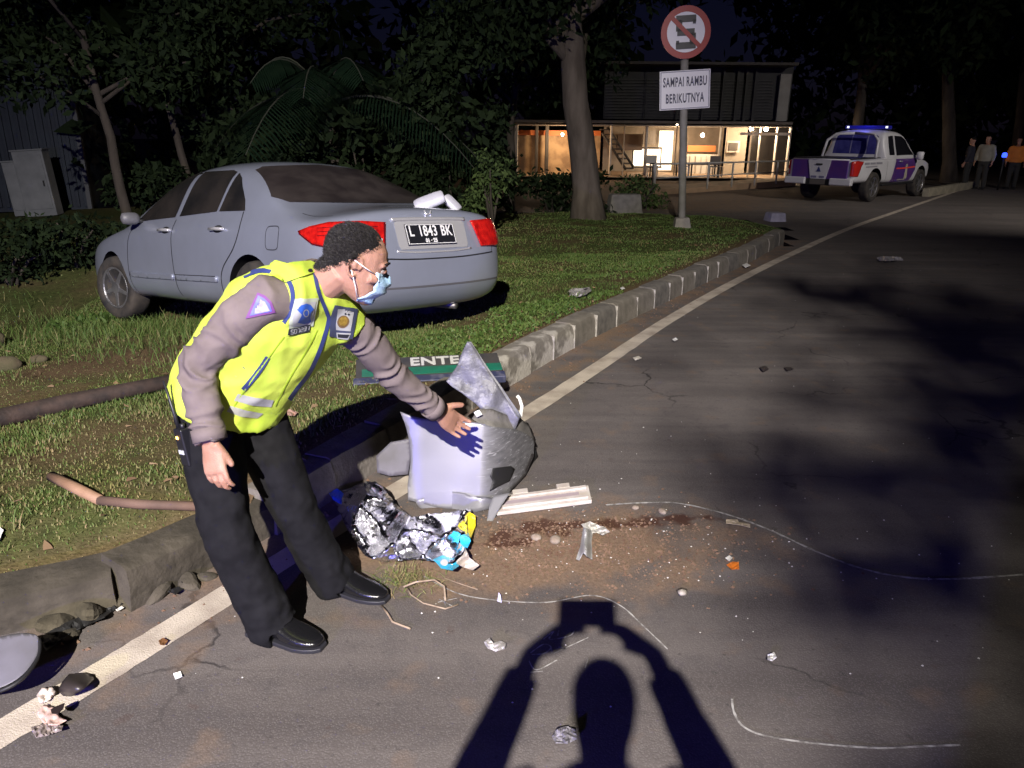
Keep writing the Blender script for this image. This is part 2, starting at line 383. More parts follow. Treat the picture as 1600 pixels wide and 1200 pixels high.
def stone_mesh(L, seed):
    bm = bmesh.new(); r = random.Random(seed); nx, ny, nz = 6, 3, 4; w, h = .17, .29
    bmesh.ops.create_cube(bm, size=1)
    bmesh.ops.subdivide_edges(bm, edges=bm.edges[:], cuts=3, use_grid_fill=True)
    for v in bm.verts:
        v.co.x *= L; v.co.y *= w; v.co.z = v.co.z * h + (h / 2 - .09)
        if v.co.z > .19 and v.co.y < -.07: v.co.z -= .012; v.co.y += .018
        n = mnoise.noise_vector(v.co * 9 + Vector((seed * 3.1, 0, 0))); v.co += Vector((n.x * .002, n.y * .005, n.z * .005))
    bm.normal_update(); me = bpy.data.meshes.new('kerb_stone'); bm.to_mesh(me); bm.free(); return me
s = .05; i = 0
while s < KS[-1] - .1:
    L = random.uniform(.38, .46) if s > S_BROKE else random.uniform(.4, .75)
    p, a = kat(s + L / 2); w0 = S_WHITE0 - .1 < s + L / 2 < S_WHITE1
    m = M_KW if w0 else (M_KD if (i % 3 == 1 and s > S_WHITE1) else M_KG)
    o = link('kerb_stone', stone_mesh(L - .008, i), m if s > S_BROKE else M_KN, kerb, True, bevel=0); o.data.set_sharp_from_angle(angle=R(38))
    n = Vector((-math.sin(a), math.cos(a), 0)); br = 1.0 if s < S_BROKE else 0.0
    o.location = p + n * (.085 + random.uniform(-.006, .006) + br * random.uniform(-.02, .06)) + Vector((0, 0, random.uniform(-.008, .004) - br * random.uniform(.02, .07)))
    o.rotation_euler = (random.uniform(-.03, .03) + br * random.uniform(-.28, .1), random.uniform(-.015, .015) + br * random.uniform(-.06, .06), a + random.uniform(-.02, .02) + br * random.uniform(-.12, .12))
    if s > S_WHITE0 and s < KS[-1] - 4 and not br:
        q, _ = kat(s + L); MB().box((0, 0, .085), (.007, .168, .205)).build('mortar_joint', M_MORTAR, kerb); jo = COL.objects[-1]
        jo.location = q + n * .079; jo.rotation_euler = (0, 0, a)
    s += L; i += 1
# --- painted edge line
LPX = [(0, 1168), (170, 1062), (340, 952), (580, 797), (830, 641), (940, 567), (1040, 498), (1140, 438), (1230, 391), (1320, 349), (1400, 319)]
lc = catmull([(G(*p).x, G(*p).y, 0) for p in LPX], 10); d0 = (lc[0] - lc[4]) / np.linalg.norm(lc[0] - lc[4]); lc = [lc[0] + d0 * 6, lc[0] + d0 * 2] + lc
d1 = (lc[-1] - lc[-6]) / np.linalg.norm(lc[-1] - lc[-6]); lc += [lc[-1] + d1 * 14]
ln = MB(); rows = []
for k in range(len(lc)):
    a = lc[max(k - 1, 0)]; b = lc[min(k + 1, len(lc) - 1)]; d = (b - a) / np.linalg.norm(b - a); n = np.array([-d[1], d[0], 0])
    jl, jr = [.006 * mnoise.noise(Vector((k * .9, q, 3))) for q in (0, 7)]
    rows.append([tuple(lc[k] + n * (f * .125 + (jl if f < 0 else jr)) + np.array([0, 0, .004])) for f in (-.5, 0, .5)])
ln.grid(rows); struct(ln.build('road_edge_line', mat('worn_line_paint', (.50, .44, .36), (.26, .215, .175), 5, .8, lo=.42, hi=.72, bump=.4, bscale=180, detail=10), fix=False))
# ------------------------------------------------------------------ grass blades on the verge
M_GRASS = bpy.data.materials.new('grass_blade'); M_GRASS.use_nodes = True
def _g():
    t = M_GRASS.node_tree; b = t.nodes['Principled BSDF']; a = t.nodes.new('ShaderNodeAttribute'); a.attribute_name = 'tone'
    c = t.nodes.new('ShaderNodeValToRGB'); t.links.new(a.outputs['Fac'], c.inputs[0]); e = c.color_ramp.elements
    e[0].position = 0; e[0].color = (.042, .085, .016, 1); e[1].position = 1; e[1].color = (.25, .19, .095, 1)
    k = e.new(.55); k.color = (.10, .145, .036, 1)
    t.links.new(c.outputs[0], b.inputs['Base Color']); b.inputs['Roughness'].default_value = .6; b.inputs['Specular IOR Level'].default_value = .25
_g()
def blades(name, x, y, z, h, w, tone, m, lean=.55, kind='stuff', label=None):
    n = len(x); a = RNG.uniform(0, 2 * np.pi, n); l = RNG.uniform(.1, lean, n) * h; b = RNG.uniform(0, 2 * np.pi, n)
    V = np.empty((n, 5, 3)); ca, sa = np.cos(a), np.sin(a)
    for k, (wf, hf, lf) in enumerate(((-.5, 0, 0), (.5, 0, 0), (-.38, .55, .35), (.38, .55, .35), (0, 1, 1))):
        V[:, k, 0] = x + ca * w * wf + np.cos(b) * l * lf; V[:, k, 1] = y + sa * w * wf + np.sin(b) * l * lf; V[:, k, 2] = z - .004 + h * hf
    o = np.arange(n)[:, None] * 5; f = np.concatenate([o + np.array([[0, 1, 3]]), o + np.array([[0, 3, 2]]), o + np.array([[2, 3, 4]])])
    me = bpy.data.meshes.new(name); me.vertices.add(n * 5); me.vertices.foreach_set('co', V.astype('f').ravel())
    me.loops.add(f.size); me.loops.foreach_set('vertex_index', f.astype('i').ravel()); me.polygons.add(len(f))
    me.polygons.foreach_set('loop_start', np.arange(0, f.size, 3, dtype='i')); me.polygons.foreach_set('loop_total', np.full(len(f), 3, 'i')); me.update(calc_edges=True)
    at = me.attributes.new('tone', 'FLOAT', 'POINT'); at.data.foreach_set('value', np.repeat(tone, 5).astype('f'))
    ob = link(name, me, m); tag(ob, label, None, None, kind); return ob
def scatter(n, x0, x1, y0, y1): return RNG.uniform(x0, x1, n), RNG.uniform(y0, y1, n)
gx, gy = [], []
for n, b in ((150000, (-4.5, 1.0, 2.0, 6.0)), (130000, (-5, 3.5, 5.5, 10)), (80000, (-5, 6, 9, 16)), (12000, (-11, -4, 3, 15))):
    a, c = scatter(n, *b); gx.append(a); gy.append(c)
gx = np.concatenate(gx); gy = np.concatenate(gy)
dk = seg_dist(gx, gy, KE); ok = inside(gx, gy, POLY) & (dk > .17)
gx, gy, dk = gx[ok], gy[ok], dk[ok]; bb = bare(gx, gy)
ok = RNG.uniform(0, 1, len(gx)) > np.clip(bb * 1.15, 0, .93); gx, gy, bb, dk = gx[ok], gy[ok], bb[ok], dk[ok]
near = gy < 6
hh = RNG.uniform(.008, .028, len(gx)) * (1 + .5 * np.clip(vnoise(gx, gy, 3.1, .9), -.6, 1)) * np.where(bb > .5, .8, 1)
ww = RNG.uniform(.003, .0065, len(gx)) * np.where(gy > 8, 2.2, 1.2)
lush = np.clip(.5 * sst(-.5, 1.0, gx) + .25, 0, 1)
tone = np.clip(RNG.normal(.52, .22, len(gx)) + .35 * bb - .26 * lush + .15 * vnoise(gx, gy, .9, 2), 0, 1)
grass = blades('grass', gx, gy, verge_z(gx, gy), hh, ww, tone, M_GRASS, label='short green and dry brown grass covering the verge')
# broad-leaved weeds close to the kerb by the sedan
wx, wy = scatter(14000, -.9, 2.2, 4.6, 7.2); d = seg_dist(wx, wy, KE); ok = inside(wx, wy, POLY) & (d > .2) & (d < 1.0 + .3 * vnoise(wx, wy, 2, 0)); wx, wy = wx[ok], wy[ok]
blades('clover', wx, wy, verge_z(wx, wy) + RNG.uniform(0, .02, len(wx)), RNG.uniform(.012, .028, len(wx)), RNG.uniform(.012, .024, len(wx)), np.clip(RNG.normal(.25, .2, len(wx)), 0, .6), M_GRASS, lean=1.6, label='low broad leaved ground cover behind the pale kerb stones')
# long unmown grass round the wheels of the sedan
wx_, wy_ = [], []
for c_, sx, sy, n_ in (((-4.15, 7.35), .40, .22, 900), ((-3.5, 7.0), .5, .25, 800), ((-2.1, 5.55), .30, .2, 350), ((-5.0, 7.8), .8, .6, 900), ((-2.9, 6.2), .5, .25, 500)): wx_ += list(RNG.normal(c_[0], sx, n_)); wy_ += list(RNG.normal(c_[1], sy, n_))
wx_, wy_ = np.array(wx_), np.array(wy_)
blades('long_grass', wx_, wy_, verge_z(wx_, wy_), RNG.uniform(.05, .16, len(wx_)), RNG.uniform(.004, .009, len(wx_)), np.clip(RNG.normal(.35, .25, len(wx_)), 0, 1), M_GRASS, lean=.9, label='longer unmown grass round the sedan wheels')
# fallen leaves and taller dry tufts
lx, ly = scatter(900, -5, 4.5, 2.2, 13); ok = inside(lx, ly, POLY) & (seg_dist(lx, ly, KE) > .1); lx, ly = lx[ok], ly[ok]
M_LIT = mat('dead_leaf', (.13, .075, .035), (.22, .15, .08), 5, .8)
blades('leaf_litter', lx, ly, verge_z(lx, ly) + .012, RNG.uniform(.006, .02, len(lx)), RNG.uniform(.02, .05, len(lx)), np.full(len(lx), 1.0), M_LIT, lean=4.0, label='small dead leaves scattered over the verge')
tx_, ty_ = [], []
for _ in range(120):
    cx, cy = RNG.uniform(-4.5, 3.5), RNG.uniform(2.6, 12); k = RNG.integers(8, 30); tx_ += list(cx + RNG.normal(0, .05, k)); ty_ += list(cy + RNG.normal(0, .05, k))
tx_, ty_ = np.array(tx_), np.array(ty_); ok = inside(tx_, ty_, POLY) & (seg_dist(tx_, ty_, KE) > .22); tx_, ty_ = tx_[ok], ty_[ok]
blades('dry_tufts', tx_, ty_, verge_z(tx_, ty_), RNG.uniform(.03, .085, len(tx_)), RNG.uniform(.003, .006, len(tx_)), np.clip(RNG.normal(.6, .3, len(tx_)), 0, 1), M_GRASS, lean=1.0, label='taller wispy tufts standing out of the short grass')
# ------------------------------------------------------------------ the lamp that lights the place, behind the photographer
lp = thing('street_lamp', 'tall grey street lamp with a white LED head behind the photographer', 'street lamp', (LAMP_POS.x - .2, LAMP_POS.y - 1.3, 0))
M_GALV = mat('galvanised', (.32, .33, .34), (.24, .25, .26), 6, .5, .8)
tip = Vector((.2, 1.3, LAMP_POS.z + .12))
MB().tube([(0, 0, 0), (0, 0, 3), (0, 0, 6.6)], [.09, .075, .055], 12).build('pole', M_GALV, lp, True)
MB().tube([(0, 0, 6.55), (.03, .2, 7.1), (.1, .6, 7.4), (.17, 1.05, LAMP_POS.z + .16)], .03, 8).build('arm', M_GALV, lp, True)
MB().box((0, 0, .1), (.3, .3, .2)).build('base', M_GALV, lp, bevel=.02)
MB().box(tip + Vector((0, 0, .02)), (.2, .5, .08), taper=.7).build('lamp_head', M_GALV, lp, bevel=.02)
MB().box(tip + Vector((0, 0, -.03)), (.15, .34, .012)).build('lens', mat('led_lens', (.9, .9, .9), rough=.3, emit=(1, .95, .88), estr=40), lp)
ld = bpy.data.lights.new('street_light', 'SPOT'); ld.energy = LAMP_POWER * 4; ld.color = (1.0, .93, .86); ld.shadow_soft_size = .06; ld.spot_size = R(68); ld.spot_blend = 1.0
lo = bpy.data.objects.new('street_light', ld); COL.objects.link(lo); lo.parent = lp; lo.location = tip + Vector((0, 0, -.06))
lo.rotation_euler = (Vector((-2.2, 2.5, 0)) - LAMP_POS).to_track_quat('-Z', 'Y').to_euler()
# ------------------------------------------------------------------ vehicles: lofted bodies
def loft_body(rings, name, sub=2):
    """rings: [(x, [(y, z) half section bottom centre -> top centre])] -> closed mirrored mesh, subdivided"""
    mb = MB(); n = len(rings[0][1]); full = []
    for x, pts in rings:
        r = [(x, y, z) for y, z in pts] + [(x, -y, z) for y, z in pts[-2:0:-1]]; full.append(r)
    m = len(full[0])
    for r in full: mb.v += r
    for i in range(len(full) - 1):
        for k in range(m):
            k2 = (k + 1) % m; mb.f.append((i * m + k, i * m + k2, (i + 1) * m + k2, (i + 1) * m + k))
    for base, rev in ((0, False), ((len(full) - 1) * m, True)):      # caps as quad strips between the two halves
        for k in range(n - 1):
            a, b = base + k, base + k + 1; c = base + (m - k) % m; d = base + (m - k - 1) % m
            q = []
            for t in ((a, b, d, c) if not rev else (c, d, b, a)):
                if t not in q: q.append(t)
            if len(q) > 2: mb.f.append(tuple(q))
    me = mb.mesh(name); bm = bmesh.new(); bm.from_mesh(me); bmesh.ops.recalc_face_normals(bm, faces=bm.faces); bm.to_mesh(me); bm.free()
    bm = bmesh.new(); bm.from_mesh(me)
    if bm.calc_volume(signed=True) < 0: bmesh.ops.reverse_faces(bm, faces=bm.faces); bm.to_mesh(me)
    bm.free()
    o = link(name, me, None, None, True)
    k = o.modifiers.new('s', 'SUBSURF'); k.levels = sub; k.render_levels = sub
    bake(o); return o
def cut_arches(o, centres, r, y_in, y_out, m_body, m_dark):
    o.data.materials.clear(); o.data.materials.append(m_body); o.data.materials.append(m_dark)
    cut = MB()
    for x, z in centres:
        for s_ in (-1, 1):
            Mx = Matrix.Rotation(math.pi / 2, 3, 'X')
            cut.lathe([(r, 0), (r, y_out - y_in)], (x, s_ * (y_in + y_out) / 2 + (y_out - y_in) / 2, z), 40, Mx)
    c = cut.build('cutter', m_dark); c.data.materials.clear(); c.data.materials.append(m_body); c.data.materials.append(m_dark)
    c.data.polygons.foreach_set('material_index', [1] * len(c.data.polygons))
    k = o.modifiers.new('b', 'BOOLEAN'); k.object = c; k.operation = 'DIFFERENCE'; k.solver = 'MANIFOLD'
    bake(o); bpy.data.objects.remove(c)
    me = o.data; me.polygons.foreach_set('use_smooth', [True] * len(me.polygons)); me.set_sharp_from_angle(angle=R(42))
def caster(bvh, f, d):
    d = Vector(d).normalized()
    def c(u, v):
        h = bvh.ray_cast(Vector(f(u, v)), d, 6.0)
        if h[0] is None: return None
        n = h[1] if h[1].dot(d) < 0 else -h[1]; return h[0], n
    return c
def make_wheel(parent, c, r, w, side, steer=0.0, spokes=5, tint=(.52, .52, .54)):
    """wheel > tyre, rim; side = +1 left"""
    wh = bpy.data.objects.new('wheel', None); COL.objects.link(wh); wh.parent = parent; wh.location = c; wh.empty_display_size = .1
    wh.rotation_euler = (0, 0, steer)
    Mx = Matrix.Rotation(-math.pi / 2 * side, 3, 'X'); ri = r * .66
    pr = [(ri, -w / 2), (r * .93, -w / 2), (r * .985, -w * .38), (r, -w * .2), (r, w * .2), (r * .985, w * .38), (r * .93, w / 2), (ri * 1.02, w / 2), (ri, w * .42)]
    MB().lathe(pr, (0, 0, 0), 36, Mx).build('tyre', mat('tyre_rubber', (.018, .018, .019), (.06, .05, .04), 9, .85), wh, True)
    MB().lathe([(ri * .97, w * .40), (ri * .9, w * .28), (ri * .88, 0), (.05, 0)], (0, 0, 0), 30, Mx).build('hub_well', mat('hub_dark', (.02, .02, .02), rough=.7), wh, True)
    mb = MB(); mb.tube([Mx @ Vector((ri * .96 * math.cos(a), ri * .96 * math.sin(a), w * .44)) for a in np.linspace(0, 6.2832, 33)], .012, 6)
    mb.lathe([(.062, w * .40), (.058, w * .47), (.02, w * .48)], (0, 0, 0), 14, Mx)
    for k in range(spokes):
        a = 2 * math.pi * k / spokes + .3; ca, sa = math.cos(a), math.sin(a); pr_ = Vector((-sa, ca, 0)); d_ = Vector((ca, sa, 0)); P = []
        for t, hw, z0, z1 in ((.03, .032, .30, .46), (ri * .93, .021, .30, .44)):
            for sg in (-1, 1): P += [d_ * t + pr_ * hw * sg + Vector((0, 0, z0 * w)), d_ * t + pr_ * hw * sg * .7 + Vector((0, 0, z1 * w))]
        mb.add([Mx @ p for p in P], [(0, 1, 3, 2), (4, 6, 7, 5), (0, 4, 5, 1), (2, 3, 7, 6), (1, 5, 7, 3), (0, 2, 6, 4)])
    mb.build('rim', mat('alloy', tint, tuple(q * .6 for q in tint), 12, .35, .85), wh, False)
    return wh
def deck(x, w, zb, zsh, zt, crown=.02, ys=1.0):
    return (x, [(0, zb), (w * .72, zb), (w * .95, zb + .07), (w, zb + .35 * (zsh - zb)), (w * ys, zb + .65 * (zsh - zb)), (w * .985 * ys, zsh - .04), (w * .945 * ys, zsh + (zt - zsh) * .3), (w * .86 * ys, zt - crown), (w * .6, zt - crown * .4), (w * .3, zt - crown * .1), (0, zt)])
def cabin(x, w, zb, zsh, zbelt, yb, yr, zr, zt):
    return (x, [(0, zb), (w * .72, zb), (w * .95, zb + .07), (w, zb + .35 * (zsh - zb)), (w, zb + .65 * (zsh - zb)), (w * .985, zsh), (yb, zbelt), ((yb * .52 + yr * .48), (zbelt * .5 + zr * .5) + .02), (yr, zr), (yr * .55, zt - .006), (0, zt)])
M_BLACK = mat('black_plastic', (.012, .012, .013), rough=.6)
M_DARKIN = mat('wheel_well', (.006, .006, .006), rough=.95, spec=.1)
M_CHROME = mat('chrome', (.75, .75, .78), rough=.25, metal=.6, coat=.6)
def sedan():
    X, Y0, Z0, h, pt, rl = -.5434, 5.578, .123, 2.411, -.0971, .0667
    fwd = Vector((math.cos(h), math.sin(h), 0)); left = Vector((-math.sin(h), math.cos(h), 0)); up = Vector((0, 0, 1))
    f2 = fwd * math.cos(pt) + up * math.sin(pt); u2 = -fwd * math.sin(pt) + up * math.cos(pt); l2 = left * math.cos(rl) + u2 * math.sin(rl); u3 = -left * math.sin(rl) + u2 * math.cos(rl)
    M3 = Matrix((f2, l2, u3)).transposed()
    t = thing('sedan_car', 'dusty silver four door sedan stranded on the grass, its rear towards the road', 'car', (X, Y0, Z0), M3)
    paint = mat('silver_paint', (.43, .47, .59), (.35, .38, .47), 1.4, .34, .55, coat=1.0, rough2=.46)
    glass = mat('tinted_glass', (.012, .012, .013), (.03, .026, .024), 3, .12, coat=.3)
    dusty = mat('dusty_rear_glass', (.026, .021, .021), (.045, .037, .035), 5, .3, coat=.5, rough2=.45)
    rings = [deck(0.0, .42, .45, .60, .62, .01), deck(.012, .58, .40, .62, .66, .01), deck(.05, .70, .335, .68, .80, .03), deck(.085, .745, .30, .76, .93, .05), deck(.12, .785, .27, .80, .99, .05, .985),
             deck(.20, .84, .24, .83, 1.005, .06, .985), deck(.34, .885, .22, .845, 1.015, .075, .99), deck(.55, .905, .21, .855, 1.025, .09),
             cabin(.78, .908, .20, .86, .955, .83, .77, 1.015, 1.06), cabin(1.1, .91, .20, .865, .965, .835, .70, 1.19, 1.25), cabin(1.45, .91, .20, .868, .965, .835, .625, 1.335, 1.40), cabin(1.72, .91, .20, .868, .96, .835, .60, 1.385, 1.44),
             cabin(2.3, .91, .20, .868, .95, .835, .60, 1.395, 1.455), cabin(2.8, .91, .20, .865, .94, .835, .59, 1.355, 1.42), cabin(3.2, .905, .20, .855, .925, .83, .66, 1.16, 1.21), cabin(3.5, .90, .20, .845, .905, .82, .73, .98, 1.02),
             deck(3.7, .895, .20, .83, .965, .07), deck(4.1, .885, .20, .79, .905, .08), deck(4.5, .85, .21, .70, .80, .08), deck(4.7, .74, .24, .60, .69, .06), deck(4.79, .58, .30, .52, .58, .02), deck(4.81, .40, .36, .48, .5, .01)]
    b = loft_body(rings, 'body', 3)
    cut_arches(b, [(1.13, .315), (3.87, .315)], .365, .55, 1.2, paint, M_DARKIN); b.parent = t
    bv = bvh_of(b)
    L = caster(bv, lambda x, z: (x, 2.0, z), (0, -1, 0)); Rr = caster(bv, lambda x, z: (x, -2.0, z), (0, 1, 0)); B = caster(bv, lambda y, z: (-1, y, z), (1, 0, 0)); T = caster(bv, lambda x, y: (x, y, 3), (0, 0, -1)); Fc = caster(bv, lambda y, z: (6, y, z), (-1, 0, 0))
    q = 1 / math.sqrt(2)
    DL = caster(bv, lambda s_, z: ((s_ * q) - 2 * q, (s_ * q) + 2 * q, z), (1, -1, 0)); DR = caster(bv, lambda s_, z: ((s_ * q) - 2 * q, -(s_ * q) - 2 * q, z), (1, 1, 0))
    # glass
    w_r = [(1.30, 1.00), (1.32, 1.06), (1.58, 1.30), (1.70, 1.345), (2.33, 1.375), (2.37, .985), (1.75, 1.0)]
    w_q = None
    for C_, nm_ in ((L, 'left'), (Rr, 'right')):
        drape([(1.28, 1.005), (1.34, 1.09), (1.56, 1.27), (1.66, 1.315), (1.70, 1.01)], C_, 'quarter_window', glass, t, .05, .004)
        rw = drape([(1.74, 1.01), (1.71, 1.325), (1.8, 1.345), (2.36, 1.365), (2.40, .985)], C_, 'rear_door_window', glass, t, .05, .004)
        drape([(2.48, .98), (2.45, 1.362), (2.62, 1.35), (2.78, 1.315), (3.12, 1.11), (3.3, .985), (3.3, .955)], C_, 'front_door_window', glass, t, .05, .004)
        for nm2, ps in (('door_gap', [(2.43, .24), (2.43, .5), (2.45, .80), (2.44, .96)]), ('door_gap', [(1.30, 1.0), (1.28, .86), (1.36, .72), (1.55, .56), (1.60, .42), (1.58, .25)]), ('door_gap', [(3.42, .26), (3.44, .5), (3.40, .8), (3.33, .93)]), ('sill_gap', [(1.6, .262), (2.4, .25), (3.4, .262)])):
            drape(ribbon(catmull2(ps, 6), .011), C_, nm2, M_BLACK, t, .04, .0015)
        mo = drape(ribbon([(1.66, .475), (2.2, .47), (2.40, .468)], .045), C_, 'door_moulding', paint, t, .05, .012, .012)
        mo2 = drape(ribbon([(2.46, .468), (3.0, .465), (3.40, .47)], .045), C_, 'door_moulding', paint, t, .05, .012, .012)
        drape(ribbon([(1.66, .499), (2.2, .494), (2.40, .492)], .006), C_, 'moulding_line', M_BLACK, t, .05, .0135)
        s_ = 1 if C_ is L else -1
        for hx in (1.62, 2.58):
            h_ = C_(hx, .875); y = abs(h_[0].y) + .028
            hd = MB().tube([(hx - .105, s_ * (y - .025), .872), (hx - .09, s_ * y, .874), (hx, s_ * (y + .006), .877), (hx + .09, s_ * y, .874), (hx + .105, s_ * (y - .025), .872)], .014, 8).build('door_handle', M_CHROME, t, True)
            drape([(hx + .08 * math.cos(a), .872 + .03 * math.sin(a)) for a in np.linspace(0, 6.283, 14, endpoint=False)], C_, 'handle_recess', M_BLACK, hd, .05, .002)
        # mirror
        m0 = C_(3.18, .96); my = abs(m0[0].y)
        mi = MB().lathe([(.03, -.10), (.075, -.085), (.088, -.02), (.085, .05), (.06, .085), (.02, .095)], (3.2, s_ * (my + .11), .985), 16, Matrix.Rotation(math.pi / 2, 3, 'X') @ Matrix.Diagonal((.5, .65, .85))).build('side_mirror', mat('mirror_housing', (.10, .10, .11), rough=.5), t, True)
        MB().tube([(3.2, s_ * (my - .03), .955), (3.2, s_ * (my + .06), .97)], .022, 8).build('mirror_arm', M_BLACK, mi, True)
    for s_ in (-1, 1):
        make_wheel(t, (1.13, s_ * .80, .315), .315, .205, s_); make_wheel(t, (3.87, s_ * .80, .315), .315, .205, s_, R(12))
    rwd = drape([(-.70, 1.06), (-.745, 1.10), (-.655, 1.22), (-.575, 1.33), (-.50, 1.36), (0, 1.392), (.50, 1.36), (.575, 1.33), (.655, 1.22), (.745, 1.10), (.70, 1.055), (.35, 1.05), (0, 1.048), (-.35, 1.05)], B, 'rear_window', dusty, t, .05, .004)
    drape([(-.70, 1.02), (-.60, 1.38), (0, 1.40), (.60, 1.38), (.70, 1.02)], Fc, 'windscreen', glass, t, .06, .004)
    # boot lid edge, bumper seam, plate recess
    for s_ in (-1, 1):
        drape(ribbon(catmull2([(.30, s_ * .70), (.5, s_ * .73), (.62, s_ * .735)], 5), .006), T, 'boot_gap', M_BLACK, t, .03, .0015)
        drape(ribbon(catmull2([(s_ * .60, .745), (s_ * .62, .70), (s_ * .61, .655)], 5), .007), B, 'boot_gap', M_BLACK, t, .03, .0015)
    drape(ribbon(catmull2([(-.62, .652), (-.3, .632), (0, .628), (.3, .632), (.62, .652)], 5), .010), B, 'bumper_gap', M_BLACK, t, .03, .002)
    drape(ribbon(catmull2([(-.70, .44), (-.35, .43), (0, .428), (.35, .43), (.70, .44)], 5), .016), B, 'bumper_groove', mat('bumper_crease_shade', (.10, .10, .11), rough=.6), t, .03, .002)  # dark strip carries the shade of the bumper crease
    for D_, s_ in ((DR, -1), (DL, 1)):
        drape(ribbon([(.80, .56), (.90, .555)], .035), D_, 'side_reflector', mat('reflector_chrome', (.5, .5, .5), rough=.2, metal=.8), t, .03, .006, .01)
    red = mat('red_lens', (.62, .014, .010), (.34, .006, .006), 22, .1, coat=1.0, bump=.5, bscale=90); clear = mat('clear_lens', (.85, .83, .83), (.45, .43, .43), 38, .1, .35, coat=1.0, bump=.6, bscale=80)
    dred = mat('lamp_surround', (.10, .005, .008), rough=.2, coat=1)
    for D_, s_ in ((DL, 1), (DR, -1)):
        lamp = drape([(.355, .70), (.352, .895), (.5, .905), (.72, .90), (.86, .875), (.955, .845), (.945, .825), (.84, .752), (.7, .722), (.5, .70)], D_, 'tail_lamp', red, t, .03, .008, .012)
        drape([(.375, .722), (.373, .782), (.5, .79), (.66, .792), (.72, .79), (.71, .748), (.6, .735), (.48, .722)], D_, 'reversing_lens', clear, lamp, .03, .011)
        drape(ribbon([(.362, .893), (.358, .71), (.5, .707), (.7, .728), (.84, .757), (.945, .83)], .010), D_, 'lamp_trim', dred, lamp, .03, .010)
        for zz in (.815, .84, .865):
            drape(ribbon([(.40, zz), (.60, zz + .003), (.80, zz - .004)], .004), D_, 'lens_rib', dred, lamp, .03, .0095)
        for sx, zz in ((.43, .832), (.545, .84), (.64, .836)):
            drape([(sx + .018 * math.cos(a), zz + .016 * math.sin(a)) for a in np.linspace(0, 6.283, 12, endpoint=False)], D_, 'bulb_bowl', mat('bulb_bowl', (.85, .10, .05), (.6, .03, .02), 60, .08, coat=1), lamp, .02, .0105)
    # recess around the plate, plate and garnish
    drape([(-.33, .70), (-.345, .73), (-.345, .885), (-.32, .905), (.32, .905), (.345, .885), (.345, .73), (.33, .70)], B, 'plate_recess', mat('recess_paint', (.42, .42, .43), rough=.45, metal=.3, coat=.3), t, .03, .004)
    ang = math.atan2(.06, .2)
    PM = Matrix.Translation((.035, .03, .805)) @ Matrix.Rotation(ang, 4, 'Y') @ Matrix.Diagonal((1, 1.14, 1.14, 1))
    pl = MB().box((0, 0, 0), (.010, .42, .135)).build('number_plate', mat('plate_black', (.012, .012, .016), rough=.4), t, bevel=.004); pl.matrix_local = PM
    wt = mat('plate_white', (.8, .8, .8), rough=.4)
    fr = MB()
    for c_, s2 in (((-.0055, 0, .062), (.003, .41, .004)), ((-.0055, 0, -.062), (.003, .41, .004)), ((-.0055, .203, 0), (.003, .004, .128)), ((-.0055, -.203, 0), (.003, .004, .128))): fr.box(c_, s2)
    fr.build('plate_border', wt, pl)
    def ptxt(txt, y, z, size, sp=1.0, sx=.8):
        me = text_mesh(txt, size, .0008, .0016, sp); o = link('plate_lettering', me, wt, pl)
        o.matrix_local = Matrix.Translation((-.0065, y, z)) @ Matrix(((0, 0, -1, 0), (-1, 0, 0, 0), (0, 1, 0, 0), (0, 0, 0, 1))) @ Matrix.Diagonal((sx, 1, 1, 1))
    ptxt('L', .165, .018, .098); ptxt('1843', .025, .018, .098, 1.05); ptxt('BK', -.135, .018, .098, 1.05); ptxt('01 · 25', .01, -.043, .036, 1.0, 1)
    gar = drape(ribbon(catmull2([(-.36, .91), (-.2, .914), (0, .915), (.2, .914), (.36, .91)], 5), .022), B, 'plate_garnish', M_CHROME, t, .03, .012, .012)
    drape(ribbon(catmull2([(-.37, .69), (-.2, .678), (0, .676), (.2, .678), (.37, .69)], 5), .012), B, 'lower_trim', M_CHROME, t, .03, .006, .008)
    # emblem: slanted H on the boot
    h0 = B(0, .953); em = MB()
    for s_ in (-1, 1): em.tube([(h0[0].x - .012, s_ * .030, h0[0].z - .027), (h0[0].x - .008, s_ * .021, h0[0].z), (h0[0].x - .004, s_ * .032, h0[0].z + .027)], .0055, 6)
    em.tube([(h0[0].x - .009, -.021, h0[0].z - .001), (h0[0].x - .009, .021, h0[0].z - .001)], .0055, 6)
    em.build('emblem', M_CHROME, t, True)
    # fuel flap and antenna fin
    ff = [(.80 + .085 * np.sign(math.cos(a)) * abs(math.cos(a)) ** .45, .80 + .085 * np.sign(math.sin(a)) * abs(math.sin(a)) ** .45) for a in np.linspace(0, 6.2832, 32)]
    drape(ribbon(ff, .006), L, 'fuel_flap_gap', M_BLACK, t, .03, .0015)
    MB().tube([(.55, -.3, .24), (.16, -.32, .235)], .028, 10).build('exhaust_pipe', mat('sooty_steel', (.2, .19, .18), rough=.5, metal=.8), t, True)
    return t, M3, Vector((X, Y0, Z0))
def catmull2(ps, k): return [tuple(p) for p in catmull(ps, k)]
CAR, CAR_M, CAR_O = sedan()
# white mirror shells laid on the boot lid
def on_boot(px, py):
    bv = bvh_of(CAR.children[0]); Mi = CAR_M.transposed(); o = Mi @ (EYE - CAR_O); d = (Mi @ ray(px, py)).normalized(); h = bv.ray_cast(o, d, 20)
    return CAR_O + CAR_M @ h[0] if h[0] else None
